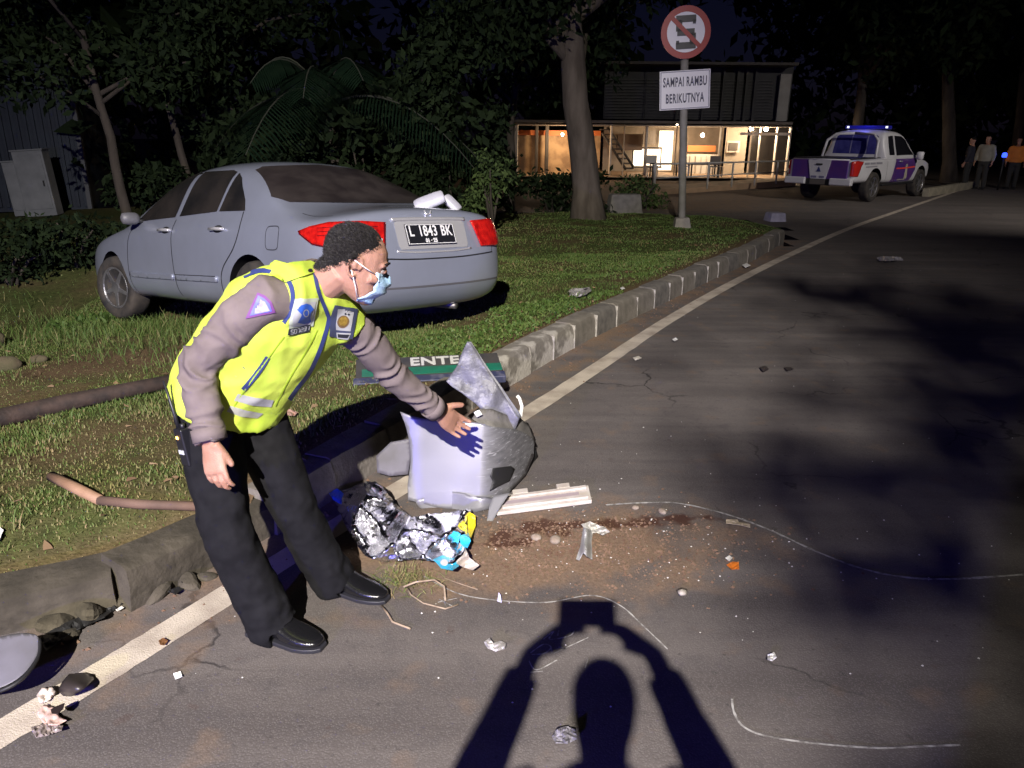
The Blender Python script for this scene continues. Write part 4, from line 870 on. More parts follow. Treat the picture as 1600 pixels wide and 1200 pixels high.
# ------------------------------------------------------------------ wreckage and litter round the officer
SILV = mat('bumper_silver', (.21, .21, .245), (.185, .185, .21), 2, .4, .3, coat=.4)
SCUF = mat('scuffed_silver', (.12, .12, .125), (.42, .42, .44), 16, .42, .3, lo=.48, hi=.68, bump=.35, bscale=40, stretch=(.5, .8, 5))
RAWP = mat('raw_grey_plastic', (.10, .105, .12), (.19, .19, .21), 7, .65, bump=.4, bscale=60)
def wear_mat():
    """silver paint scraped through to grey plastic where 'wear' is high"""
    m = bpy.data.materials.new('scraped_silver'); m.use_nodes = True; t = m.node_tree; b = t.nodes['Principled BSDF']; N = t.nodes.new; L = t.links.new; tc = N('ShaderNodeTexCoord'); at = N('ShaderNodeAttribute'); at.attribute_name = 'wear'
    def nz(s_, sc=(1, 1, 1), rot=0.0, d=6):
        mp = N('ShaderNodeMapping'); mp.inputs['Scale'].default_value = sc; mp.inputs['Rotation'].default_value = (0, rot, 0); L(tc.outputs['Object'], mp.inputs[0]); n = N('ShaderNodeTexNoise'); n.inputs['Scale'].default_value = s_; n.inputs['Detail'].default_value = d; L(mp.outputs[0], n.inputs[0]); return n.outputs['Fac']
    def mr(a, lo, hi, x=0., y=1.):
        r = N('ShaderNodeMapRange'); r.inputs[1].default_value = lo; r.inputs[2].default_value = hi; r.inputs[3].default_value = x; r.inputs[4].default_value = y; L(a, r.inputs[0]); return r.outputs[0]
    def mx(f, a, c):
        q = N('ShaderNodeMix'); q.data_type = 'RGBA'; L(f, q.inputs[0])
        for i, v in ((6, a), (7, c)):
            if isinstance(v, tuple): q.inputs[i].default_value = (*v, 1)
            else: L(v, q.inputs[i])
        return q.outputs[2]
    def mul(a, c): q = N('ShaderNodeMath'); q.operation = 'MULTIPLY'; L(a, q.inputs[0]); L(c, q.inputs[1]); return q.outputs[0]
    add = N('ShaderNodeMath'); add.operation = 'MULTIPLY_ADD'; L(nz(9), add.inputs[0]); add.inputs[1].default_value = 1.1; L(at.outputs['Fac'], add.inputs[2])
    w = mr(add.outputs[0], .75, 1.15)
    worn = mx(mr(nz(14, (.5, 1, 4), .5), .35, .65), (.12, .12, .125), (.20, .20, .21)); worn = mx(mr(nz(30, (.25, 1, 5), .6), .6, .7, 0, .8), worn, (.5, .5, .52))
    col = mx(w, (.20, .20, .235), worn); scr = mul(mr(nz(40, (.15, 1, 6), -.3), .66, .72, 0, .8), mr(at.outputs['Fac'], 0, .5, .15, 1)); col = mx(scr, col, (.45, .45, .47))
    L(col, b.inputs['Base Color']); b.inputs['Metallic'].default_value = .25; L(mr(w, 0, 1, .36, .6), b.inputs['Roughness']); b.inputs['Coat Weight'].default_value = .3
    bp = N('ShaderNodeBump'); bp.inputs['Distance'].default_value = .006; L(mr(w, 0, 1, 0, .3), bp.inputs['Strength']); L(nz(22, (.6, 1, 2), .5), bp.inputs['Height']); L(bp.outputs[0], b.inputs['Normal']); return m
def pcast_y(yf): 
    def c(a, b):
        p = AY(a, b, yf(a, b)); return p, Vector((0, 0, 0))
    return c
def px_piece(name, poly, yf, m, parent, base, edge=9, solid=.004, smooth=True, sub=0):
    o = drape(poly, pcast_y(yf), name, m, parent, edge, 0, solid, smooth)
    bm = bmesh.new(); bm.from_mesh(o.data); bmesh.ops.recalc_face_normals(bm, faces=bm.faces); bm.to_mesh(o.data); bm.free()
    if base is not None: o.location = -base
    return o
def spl(ps, k=5, closed=True):
    q = ps + ps[:1] if closed else ps
    return [tuple(p) for p in catmull(q, k)][:-1 if closed else None]
def bumper():
    B0 = G(720, 795); root = thing('torn_bumper', 'torn silver car bumper standing on the road, a plastic spike sticking up', 'bumper', B0)
    def yf(a, b): return 3.12 + .10 * (795 - b) / 150 + (.40 * max(0, (a - 752) / 83) ** 2) + .035 * math.sin((a - 640) / 60) * ((795 - b) / 150) + .03 * max(0, (665 - a) / 40) ** 2 + .0012 * mnoise.noise(Vector((a / 40, b / 40, 1)))
    sk = px_piece('bumper_skin', spl([(626, 646), (655, 655), (700, 659), (745, 661), (770, 667), (800, 670), (820, 676), (836, 688)], 4, False) + [(835, 712), (823, 742), (803, 764), (786, 783)] + spl([(762, 788), (745, 791), (720, 796), (690, 795), (660, 788), (641, 784)], 3, False) + spl([(640, 760), (644, 720), (641, 690), (634, 664)], 3, False), yf, wear_mat(), root, B0, 7)
    at = sk.data.attributes.new('wear', 'FLOAT', 'POINT')
    for k, v in enumerate(sk.data.vertices):
        dpt = v.co.y * math.cos(PITCH) - (v.co.z - CAMH) * math.sin(PITCH); pxx = 800 + v.co.x / dpt * FPX; at.data[k].value = min(1, max(0, (pxx - 742) / 45)) + .25 * max(0, min(1, (v.co.z - .47) / .08)) * (pxx > 735)
    px_piece('lamp_hole', [(768, 745), (772, 732), (800, 728), (806, 733), (798, 752), (782, 760), (768, 768), (772, 752)], lambda a, b: yf(a, b) - .004, M_BLACK, root, B0, 8)
    def yl(a, b): return 3.20 - .10 * (b - 770) / 28
    px_piece('lower_lip', spl([(652, 786), (690, 770), (730, 772), (770, 788), (800, 776), (792, 786), (750, 800), (700, 802), (664, 798)], 3), lambda a, b: yf(a, b) - .012 + .02 * math.sin((a - 650) / 24), SILV, root, B0, 8)
    def ys(a, b): return 3.42 + .07 * (650 - b) / 110 - .22 * max(0, (b - 600) / 60) * max(0, (780 - a) / 60) * .3 + .012 * mnoise.noise(Vector((a / 20, b / 20, 5)))
    px_piece('torn_flap', [(697, 598), (704, 588), (714, 572), (722, 550), (729, 535), (735, 537), (743, 548), (757, 572), (778, 602), (796, 630), (812, 654), (806, 672), (786, 668), (764, 652), (744, 632), (722, 616), (706, 606)], ys, mat('flap_grey', (.15, .15, .20), (.09, .09, .10), 9, .5, .15, bump=.4, bscale=50, lo=.4, hi=.62), root, B0, 7)
    px_piece('flap_edge', [(729, 535), (735, 535), (760, 572), (815, 648), (812, 656), (757, 578)], lambda a, b: ys(a, b) + .012, RAWP, root, B0, 9)
    px_piece('inner_liner', [(738, 656), (750, 640), (768, 640), (790, 648), (812, 652), (830, 668), (838, 688), (818, 680), (790, 675), (762, 670)], lambda a, b: yf(a, b) + .02 + .09 * max(0, (680 - b) / 40), mat('liner_brown_grey', (.17, .16, .15), (.10, .095, .09), 14, .7, bump=.4, bscale=40), root, B0, 8)
    px_piece('clip', [(741, 645), (749, 641), (755, 648), (746, 653)], lambda a, b: 3.30, mat('white_plastic', (.72, .72, .70), rough=.5), root, B0, 6)
    px_piece('torn_strip', ribbon([(814, 652), (816, 634), (812, 622), (808, 618)], 5), lambda a, b: 3.5, mat('white_plastic', (.72, .72, .70)), root, B0, 6)
    px_piece('side_fin', [(592, 742), (590, 716), (612, 694), (642, 688), (644, 716), (640, 744), (612, 747)], lambda a, b: 3.42 + .05 * (745 - b) / 60, mat('fin_lilac', (.12, .115, .16), (.085, .08, .10), 8, .55), root, B0, 9)
    # ragged dark backing seen under the right edge
    px_piece('foam_backing', [(800, 764), (822, 742), (834, 715), (838, 700), (842, 712), (836, 735), (820, 758), (795, 782)], lambda a, b: yf(a, b) + .07, M_BLACK, root, B0, 9)
    px_piece('bracket', [(768, 792), (774, 776), (800, 770), (786, 792), (770, 822), (764, 818)], lambda a, b: 3.06 + (790 - b) * .0022, mat('bracket_grey', (.16, .16, .165), rough=.6), root, B0, 8)
    return root
bumper()
def ground_piece(name, label, cat, poly, m, hf, edge=8, solid=.0025, smooth=False, group=None, parent=None, on=G):
    """litter lying on the ground: outline in the picture, height function hf(px, py) above the ground"""
    cx = sum(p[0] for p in poly) / len(poly); cy = sum(p[1] for p in poly) / len(poly); B0 = on(cx, cy)
    def c(a, b): return (on(a, b, max(hf(a, b), .003)) if on is G else GV(a, b, max(hf(a, b), .004))), Vector((0, 0, 0))
    o = drape(poly, c, name, m, parent, edge, 0, solid, smooth)
    if parent is None:
        o.data.transform(Matrix.Translation(-B0)); o.location = B0; tag(o, label, cat, group)
    else: o.location = -Vector(parent.location)
    return o
def crum(sc, amp, seed=0, base=.012):
    def h(a, b):
        n = mnoise.noise(Vector((a / sc, b / sc * 1.4, seed))); n2 = mnoise.noise(Vector((a / sc * 2.3, b / sc * 3, seed + 9)))
        return base + amp * (abs(n) * 1.3 + .5 * n2)
    return h
FOIL = mat('silver_foil', (.88, .88, .92), (.78, .78, .86), 5, .15, 1.0, bump=.35, bscale=20, rough2=.24)
def foil():
    B0 = G(640, 840); root = thing('foil_wrapper', 'large crumpled silver foil wrapper with blue and yellow printed edge beside the bumper', 'wrapper', B0)
    pts = [(519, 776), (546, 768), (577, 756), (590, 757), (602, 766), (614, 782), (630, 798), (648, 812), (668, 806), (700, 804), (738, 795), (744, 815), (738, 842), (728, 868), (712, 884), (660, 876), (600, 882), (574, 872), (556, 846), (540, 818)]
    h1, h2, h3 = crum(38, .085, 3), crum(19, .045, 8), crum(11, .008, 5)
    def hsh(a, b): q = math.sin(a * 12.9898 + b * 78.233) * 43758.5453; return q - math.floor(q)
    def rdg(a, b, sc, an, sd): ca, sa = math.cos(an), math.sin(an); u, v = (a * ca + b * 1.5 * sa) / sc, (-a * sa + b * 1.5 * ca) / sc * .45; return (1 - min(1, 2.2 * abs(mnoise.noise(Vector((u, v, sd)))))) ** 1.6
    def hf(a, b): return max(.004, .006 + .055 * rdg(a, b, 64, .5, 2) + .045 * rdg(a, b, 44, -.7, 5) + .012 * rdg(a, b, 24, 1.3, 8) + .06 * math.exp(-((a - 590) / 28) ** 2 - ((b - 790) / 26) ** 2) + .03 * math.exp(-((a - 700) / 35) ** 2 - ((b - 828) / 22) ** 2))
    def c(a, b): q = .5 if min(a - 519, 744 - a) > 12 else 0; return G(a + q * 5 * (hsh(b, a) - .5), b + q * 4 * (hsh(a + 3.3, b) - .5), hf(a, b)), Vector((0, 0, 0))
    o = drape(pts, c, 'foil_sheet', FOIL, root, 8, 0, .0012, True); o.location = -B0
    for nm_, poly, m in (('printed_corner', [(516, 775), (530, 768), (540, 776), (534, 792), (524, 786)], mat('print_blue', (.02, .14, .75), rough=.3)), ('printed_edge', [(735, 800), (746, 806), (747, 822), (740, 842), (735, 832)], mat('print_yellow', (.85, .70, .03), rough=.3)),
                         ('printed_edge', [(724, 838), (736, 834), (740, 846), (735, 858), (724, 852)], mat('print_cyan', (.03, .50, .80), rough=.3)), ('printed_flap', [(682, 876), (696, 870), (714, 874), (722, 886), (712, 893), (694, 890)], mat('print_cyan', (.03, .50, .80))),
                         ('printed_dot', [(699 + 6 * math.cos(a), 881 + 5 * math.sin(a)) for a in np.linspace(0, 6.28, 12, endpoint=False)], mat('print_white', (.8, .8, .8), rough=.4)), ('torn_paper', [(716, 872), (722, 850), (732, 858), (738, 872), (754, 884), (744, 892), (730, 888), (718, 882)], mat('torn_paper', (.62, .56, .52), (.5, .44, .40), 20, .8))):
        up = .022 if nm_ == 'printed_dot' else .014
        def c2(a, b, up=up): return G(a, b, hf(a, b) * .8 + up), Vector((0, 0, 0))
        q = drape(poly, c2, nm_, m, root, 5, 0, .001, False); q.location = -B0
foil()
def strip():
    P = [G(780, 808), G(928, 786), G(922, 762), G(774, 784)]; B0 = (P[0] + P[1]) / 2; root = thing('lamp_cover_strip', 'long white plastic lamp cover strip lying on the soil right of the bumper', 'plastic strip', B0)
    WH = mat('dirty_white_plastic', (.60, .56, .52), (.46, .40, .35), 12, .5); L = [p - B0 for p in P]; up = Vector((0, 0, 1))
    def slab(a, b, c, d, z0, z1, nm_, m): 
        mb = MB(); mb.add([p + up * z0 for p in (a, b, c, d)] + [p + up * z1 for p in (a, b, c, d)], [(3, 2, 1, 0), (4, 5, 6, 7), (0, 1, 5, 4), (1, 2, 6, 5), (2, 3, 7, 6), (3, 0, 4, 7)]); return mb.build(nm_, m, root, bevel=.004)
    slab(*L, .004, .022, 'strip_body', WH)
    a, b, c, d = L; i = lambda u, v: (a * (1 - u) + b * u) * (1 - v) + (d * (1 - u) + c * u) * v
    slab(i(.06, .12), i(.97, .12), i(.97, .30), i(.06, .30), .022, .034, 'front_ridge', WH); slab(i(.06, .72), i(.97, .72), i(.97, .9), i(.06, .9), .022, .034, 'back_ridge', WH)
    slab(i(.08, .4), i(.88, .4), i(.88, .62), i(.08, .62), .022, .025, 'groove', mat('pinkish_lens', (.40, .33, .36), rough=.3))
    slab(i(.2, .95), i(.36, .95), i(.36, 1.25), i(.2, 1.25), .010, .030, 'tab', WH); slab(i(.66, .95), i(.8, .95), i(.8, 1.25), i(.66, 1.25), .010, .030, 'tab', WH)
strip()
WP = mat('torn_white_plastic', (.62, .60, .56), (.45, .43, .40), 22, .6)
o = ground_piece('plastic_shard', 'torn white plastic shard with pointed ends on the brown soil', 'shard', [(912, 818), (926, 813), (938, 818), (950, 822), (957, 828), (946, 834), (936, 830), (924, 832)], WP, crum(14, .02, 2), 5)
o = ground_piece('plastic_shard', 'upright curled grey white plastic strip standing below the pointed shard on soil', 'shard', [(916, 822), (930, 828), (928, 846), (930, 872), (922, 868), (916, 862), (910, 874), (905, 872), (912, 852)], mat('grey_white_plastic', (.42, .42, .41), (.32, .32, .31), 15, .5), lambda a, b: .012 + .045 * math.exp(-((a - 919) / 6) ** 2) * (1 + .2 * math.sin(b / 5)), 4)
CRINK = mat('clear_crinkled_film', (.55, .53, .53), (.40, .38, .38), 30, .25)
LIT = [
 ('film_scrap', 'crumpled translucent film beside the left arm of the photographer shadow', 'film', [(764, 1004), (772, 998), (778, 1006), (790, 1002), (798, 1006), (796, 1014), (782, 1018), (770, 1014)], CRINK, crum(8, .025, 1), G),
 ('paper_scrap', 'small white paper scrap on asphalt in front of the officer', 'paper', [(279, 1062), (290, 1058), (293, 1066), (282, 1071)], mat('white_scrap', (.75, .74, .72), rough=.7), crum(9, .006, 1, .004), G),
 ('glass_chip', 'lone white chip on the dark asphalt near the lower right', 'chip', [(1207, 1016), (1216, 1012), (1221, 1020), (1214, 1026), (1207, 1024)], mat('white_scrap', (.75, .74, .72)), crum(9, .02, 1), G),
 ('plastic_chip', 'bright orange plastic chip right of the soil patch', 'chip', [(1140, 877), (1149, 872), (1159, 873), (1160, 883), (1148, 884)], mat('orange_plastic', (.62, .17, .02), rough=.5), crum(9, .008, 1, .004), G),
 ('plastic_chip', 'small white chip just above the orange chip', 'chip', [(1138, 866), (1144, 862), (1149, 866), (1144, 871)], mat('white_scrap', (.75, .74, .72)), crum(9, .012, 1, .004), G),
 ('card_scrap', 'two toned beige card strip lying by the chalk line', 'card', [(1138, 806), (1156, 806), (1158, 810), (1176, 813), (1176, 818), (1156, 814), (1138, 812)], mat('beige_card', (.40, .33, .22), rough=.8), crum(9, .008, 1, .004), G),
 ('pebble', 'pale rounded pebble at the right edge of the soil patch', 'pebble', [(1063, 918), (1070, 914), (1079, 917), (1078, 925), (1068, 926)], mat('pale_stone', (.42, .38, .33), rough=.8), lambda a, b: .006 + .018 * max(0, 1 - ((a - 1071) / 9) ** 2 - ((b - 920) / 7) ** 2), G),
 ('paper_scrap', 'tiny upright lilac paper scrap above the phone shadow', 'paper', [(783, 940), (785, 926), (788, 930), (790, 942)], mat('lilac_paper', (.45, .43, .62), rough=.7), lambda a, b: .01 + .02 * (942 - b) / 14, G),
 ('paper_ball', 'crumpled grey paper lying inside the photographer head shadow', 'paper', [(872, 1150), (880, 1138), (896, 1133), (908, 1138), (911, 1152), (896, 1160), (878, 1160)], mat('grey_paper', (.20, .19, .22), rough=.7), crum(12, .03, 4), G),
 ('wrapper_scrap', 'white plastic wrapper on the road far right of the kerb end', 'wrapper', [(1366, 393), (1376, 390), (1404, 391), (1408, 396), (1392, 397), (1380, 398), (1370, 397)], CRINK, crum(9, .05, 1), G),
 ('wrapper_scrap', 'white crumpled scrap in the gutter near the far kerb stones', 'wrapper', [(1156, 408), (1163, 405), (1170, 408), (1162, 412)], mat('white_scrap', (.75, .74, .72)), crum(9, .05, 1), G),
 ('wrapper_scrap', 'crumpled clear plastic bag on the green grass left of the kerb', 'plastic bag', [(884, 455), (892, 448), (906, 449), (918, 446), (922, 452), (912, 459), (898, 463), (888, 461)], CRINK, crum(10, .06, 1), GV),
 ('paper_scrap', 'little white scrap in the grass right of the clear plastic bag', 'paper', [(966, 447), (971, 445), (974, 448), (969, 450)], mat('white_scrap', (.75, .74, .72)), crum(9, .03, 1), GV),
 ('foam_crumb', 'white foam crumb on the road right of the painted line', 'crumb', [(1049, 526), (1054, 523), (1058, 526), (1053, 529)], mat('white_scrap', (.75, .74, .72)), crum(9, .03, 1), G),
 ('foam_crumb', 'flat pale crumb touching the right side of the painted line', 'crumb', [(988, 556), (997, 553), (1002, 556), (992, 560)], mat('cream_scrap', (.58, .54, .46), rough=.8), crum(9, .02, 1), G),
 ('tar_lump', 'left one of two small dark lumps on the road', 'lump', [(1186, 567), (1196, 565), (1201, 570), (1192, 574)], mat('dark_lump', (.03, .022, .02), rough=.8), crum(9, .03, 1), G),
 ('tar_lump', 'right one of two small dark lumps on the road', 'lump', [(1224, 567), (1234, 566), (1240, 569), (1230, 572)], mat('dark_lump', (.03, .022, .02)), crum(9, .02, 1), G),
 ('black_shell', 'black oval plastic shell lying on the painted line at lower left', 'plastic shell', [(100, 1090), (106, 1078), (116, 1066), (136, 1064), (153, 1066), (154, 1074), (140, 1088), (122, 1099), (108, 1100)], mat('black_shell', (.018, .015, .016), (.035, .028, .026), 8, .4), lambda a, b: .012 + .05 * max(0, 1 - ((a - 128) / 30) ** 2 - ((b - 1082) / 20) ** 2), G),
 ('tissue_scrap', 'cream torn tissue beside the black oval shell', 'tissue', [(66, 1100), (74, 1088), (90, 1086), (96, 1094), (84, 1098), (86, 1108), (72, 1112)], mat('cream_tissue', (.55, .47, .42), rough=.9), crum(16, .02, 6), G),
 ('tissue_scrap', 'pink torn tissue on the painted line at lower left', 'tissue', [(66, 1128), (78, 1114), (92, 1118), (102, 1132), (114, 1138), (100, 1146), (80, 1146)], mat('pink_tissue', (.58, .40, .36), (.48, .33, .30), 14, .9), crum(20, .022, 2), G),
 ('leaf_scrap', 'dark curled leaf stuck on the pink tissue', 'leaf', [(88, 1122), (98, 1116), (110, 1111), (108, 1120), (100, 1128), (90, 1128)], mat('dark_leaf', (.02, .012, .012), rough=.6), lambda a, b: .05, G),
 ('film_scrap', 'torn translucent film below the pink tissue', 'film', [(58, 1150), (80, 1144), (108, 1146), (106, 1154), (84, 1162), (66, 1166)], mat('dull_film', (.24, .20, .19), rough=.35), crum(10, .015, 2), G),
 ('leaf_scrap', 'brown leaf on the edge of the painted line below the broken kerb', 'leaf', [(255, 1011), (262, 1006), (270, 1011), (264, 1018), (257, 1017)], mat('brown_leaf', (.16, .07, .025), rough=.7), crum(9, .01, 2), G),
 ('paper_scrap', 'white scrap in the shadow under the broken kerb', 'paper', [(187, 964), (196, 958), (200, 960), (190, 966)], mat('white_scrap', (.75, .74, .72)), crum(9, .01, 2), G),
 ('paper_scrap', 'white paper corner on the grass at the left picture edge', 'paper', [(-8, 846), (4, 838), (10, 842), (2, 862), (-8, 866)], mat('white_scrap', (.75, .74, .72)), crum(9, .02, 2), GV),
 ('carton_scrap', 'pinkish card scrap on the grass behind the officer legs', 'card', [(432, 646), (446, 643), (466, 650), (462, 656), (440, 655)], mat('pinkish_card', (.42, .26, .20), rough=.8), crum(9, .02, 2), GV),
]
for nm_, lab, cat, poly, m, hf, on in LIT: ground_piece(nm_, lab, cat, poly, m, hf, 5, .002, nm_ in ('pebble', 'black_shell', 'tissue_scrap'), on=on)
# lilac body panel in the lower left corner, leaning on the kerb
def panel():
    B0 = G(50, 1080); root = thing('car_fender', 'curved silver lilac fender fragment at the lower left corner by the kerb', 'fender', B0)
    yf = lambda a, b: 1.98 - .0021 * (b - 1010) + .0005 * (a - 50) + .05 * ((a - 60) / 70) ** 2
    px_piece('panel_skin', spl([(-40, 1030), (10, 1010), (50, 1004), (68, 1012), (66, 1040), (44, 1072), (10, 1092), (-40, 1104)], 3), yf, mat('panel_lilac', (.19, .185, .215), (.13, .125, .135), 6, .45, .2), root, B0, 9, .006)
    px_piece('panel_edge', ribbon(catmull2([(-40, 1106), (10, 1094), (45, 1073), (67, 1040), (69, 1012)], 4), 5), lambda a, b: yf(a, b) - .006, M_BLACK, root, B0, 9, .008)
panel()
# fallen sign board with white letters, on the edge of the kerb
def board():
    a, b = GV(556, 600), GV(784, 584); B0 = (a + b) / 2 + Vector((0, 0, .02)); d = (b - a).normalized(); n = Vector((-d.y, d.x, 0)).normalized(); upv = (n * .97 + Vector((0, 0, .22))).normalized(); nn = d.cross(upv).normalized()
    M4 = Matrix((d, upv, nn)).transposed(); root = thing('fallen_sign_board', 'fallen dark board with green band and white letters lying on the kerb', 'sign board', B0, M4); W_ = (b - a).length
    MB().box((0, .09, 0), (W_, .26, .02)).build('board', mat('board_dark', (.035, .035, .04), (.06, .055, .05), 8, .6), root, bevel=.004)
    MB().box((.02, .035, .0125), (W_ * .96, .085, .004)).build('green_band', mat('sign_green', (.010, .15, .09), (.016, .11, .07), 12, .45), root)
    MB().box((0, -.055, -.012), (W_ * 1.03, .07, .05)).build('lower_frame', mat('frame_navy', (.035, .04, .085), (.11, .11, .15), 20, .5, lo=.5, hi=.7), root, bevel=.006)
    me = text_mesh('ENTE', .135, .002, .003, 1.0); o = link('lettering', me, mat('letter_white', (.50, .50, .48), rough=.5), root); o.location = (.04, .145, .0125)
board()
# white chalk drawn on the asphalt
CHALK = mat('chalk', (.42, .41, .39), (.15, .14, .13), 40, .95, lo=.38, hi=.62)
def chalk(label, paths, w=.010):
    mb = MB(); c0 = G(*paths[0][0])
    for ps in paths:
        q = catmull([(G(*p).x, G(*p).y) for p in ps], 8) if len(ps) > 2 else [np.array((G(*p).x, G(*p).y)) for p in ps]; rows = []
        for i in range(len(q)):
            d = q[min(i + 1, len(q) - 1)] - q[max(i - 1, 0)]; d = d / (np.linalg.norm(d) + 1e-9); ww = w * (.75 + .5 * mnoise.noise(Vector((i * .4, ps[0][0], 0))))
            rows.append([(q[i][0] + d[1] * ww * f - c0.x, q[i][1] - d[0] * ww * f - c0.y, .004) for f in (-.5, .5)])
        mb.grid(rows)
    o = mb.build('chalk_mark', CHALK, fix=False); o.location = (c0.x, c0.y, 0.0015); tag(o, label, 'chalk mark')
chalk('long white chalk curve sweeping right from the lamp cover strip', [[(950, 788), (1000, 784), (1060, 783), (1130, 797), (1200, 820), (1280, 855), (1350, 880), (1420, 893), (1500, 894), (1620, 884)]], .016)
chalk('faint chalk curve at the lower right of the road', [[(1152, 1088), (1156, 1110), (1172, 1132), (1210, 1146), (1290, 1156), (1380, 1161), (1440, 1158), (1510, 1154)]], .009)
chalk('faint chalk arc running from the dry grass over the phone shadow', [[(668, 905), (720, 930), (780, 940), (860, 942), (930, 930), (975, 945), (1010, 975), (1050, 1012)]], .007)
chalk('scribbled chalk letters inside the photographer shadow', [[(856, 1000), (872, 987), (866, 1000), (896, 994), (904, 986)], [(880, 986), (878, 994)], [(836, 1022), (856, 1008), (868, 1012), (858, 1022), (838, 1024)], [(868, 1012), (870, 1022)], [(872, 1022), (926, 996)], [(880, 1012), (892, 1014)], [(834, 1034), (846, 1048), (878, 1032)], [(836, 1052), (856, 1050)], [(926, 1030), (922, 1044)]], .006)
chalk('short chalk strokes crossing beside the dry grass tuft', [[(690, 945), (720, 938)], [(700, 936), (702, 950)], [(692, 940), (716, 952)]], .006)
# dry grass tuft and twigs by the front shoe
tx, ty = [], []
for _ in range(420):
    p = G(random.gauss(640, 26), random.gauss(908, 13)); tx.append(p.x); ty.append(p.y)
n_ = len(tx); tf = blades('dry_grass_tuft', np.array(tx), np.array(ty), np.zeros(n_) + .004, RNG.uniform(.008, .035, n_), RNG.uniform(.002, .004, n_), RNG.uniform(.45, 1, n_), M_GRASS, lean=3.0, label='dry grass tuft pulled out beside the black shoe')
def twig(label, ps, r, col=None):
    P = [G(a, b, h) for a, b, h in ps]; B0 = P[0].copy(); B0.z = 0
    o = MB().tube([p - B0 for p in P], r, 6).build('twig', col or mat('dry_straw', (.36, .28, .20), (.22, .16, .11), 30, .8), None, True); o.location = B0; tag(o, label, 'twig')
twig('bent dry root looping right of the grass tuft', [(636, 920, .02), (655, 912, .03), (684, 908, .035), (700, 918, .02), (702, 940, .01)], .004)
twig('pale forked straw lying below the looping root', [(640, 918, .01), (648, 932, .012), (668, 945, .008), (702, 953, .006), (722, 946, .006)], .003)
twig('crooked pale twig on asphalt below the front shoe', [(602, 950, .006), (612, 962, .01), (620, 975, .006), (648, 985, .005)], .004)
twig('thin straw stretching over the soil right of the grass tuft', [(700, 905, .012), (720, 912, .01), (752, 922, .006)], .002)
# soil crumbs and glass specks
def specks(name, label, pts, sz, m):
    mb = MB()
    for (x, y), s_ in zip(pts, sz):
        q = [Vector((math.cos(a) * s_ * random.uniform(.6, 1.2), math.sin(a) * s_ * random.uniform(.6, 1.2), 0)) for a in (0, 1.57, 3.14, 4.71)]; c = Vector((x, y, .002)); mb.add([c + p for p in q] + [c + Vector((0, 0, s_ * random.uniform(.5, 1.0)))], [(0, 1, 4), (1, 2, 4), (2, 3, 4), (3, 0, 4)])
    return tag(mb.build(name, m, fix=False), label, None, None, 'stuff')
pp, ss = [], []
for _ in range(2600):
    p = SPILL + Vector((random.gauss(0, .34), random.gauss(0, .16), 0)); pp.append((p.x, p.y)); ss.append(random.choice((.003, .004, .005, .006, .009)))
for _ in range(900):
    s_ = random.uniform(0, KS[-1]); p, a = kat(s_); d = -abs(random.gauss(0, .12)) - .02; pp.append((p.x - math.sin(a) * d, p.y + math.cos(a) * d)); ss.append(random.choice((.004, .006, .01)))
specks('soil_crumbs', 'brown soil crumbs scattered over the road and gutter', pp, ss, mat('soil_crumb', (.10, .056, .034), (.19, .12, .078), 9, .95))
pp, ss = [], []
for _ in range(130):
    p = SPILL + Vector((random.gauss(.1, .4), random.gauss(.0, .25), 0)); pp.append((p.x, p.y)); ss.append(random.uniform(.002, .005))
for _ in range(170):
    p = G(random.uniform(300, 1600), random.triangular(380, 1190, 700)); 
    if not inside(np.array([p.x]), np.array([p.y]), POLY)[0]: pp.append((p.x, p.y)); ss.append(random.uniform(.002, .005) * max(1, p.y / 6))
specks('glass_specks', 'tiny pale glass and plastic specks scattered over the asphalt', pp, ss, mat('pale_speck', (.62, .60, .56), rough=.5))
for k, (a, b, h, lab) in enumerate(((842, 842, .02, 'pale grey clod among the brown soil left of the shards'), (872, 846, .025, 'rounded clod in the middle of the brown soil'), (1038, 798, .02, 'small grey stone right of the dark stain'), (996, 792, .015, 'small white stone above the dark stain'))):
    p = G(a, b); mb = MB(); ball(mb, (0, 0, h * .5), h, (1.2, .9, .7), Euler((.2, .1, k)).to_matrix(), 8); o = mb.build('stone', mat('clod_stone', (.20, .15, .11), (.32, .27, .22), 30, .9), None, True); o.location = p; tag(o, lab, 'stone')
# timber beam, bent pipe and rocks on the verge
P = [GV(-120, 700, .04), GV(0, 668, .045), GV(110, 640, .05), GV(200, 620, .05), GV(310, 596, .05)]; B0 = P[0].copy()
o = MB().tube([p - B0 for p in P], [.06, .062, .055, .05, .045], 9).build('log', mat('wet_bark', (.018, .012, .009), (.045, .028, .02), 12, .85, bump=.8, bscale=25), None, True); o.location = B0; tag(o, 'dark wet log lying across the grass behind the officer', 'log')
P = [GV(84, 757, .03), GV(120, 774, .03), GV(160, 793, .02)]; Q = [GV(158, 793, .02), GV(220, 798, .02), GV(330, 800, .02)]; B0 = P[0].copy()
t_ = thing('broken_pole', 'broken brown pole with a paler bent end on the verge edge', 'pole', B0)
MB().tube([p - B0 for p in P], [.024, .024, .022], 10).build('pale_end', mat('pale_wood', (.36, .22, .14), (.26, .15, .09), 8, .7), t_, True); MB().tube([p - B0 for p in Q], [.02, .02, .02], 10).build('dark_shaft', mat('brown_wood', (.14, .085, .06), (.09, .055, .04), 8, .8), t_, True)
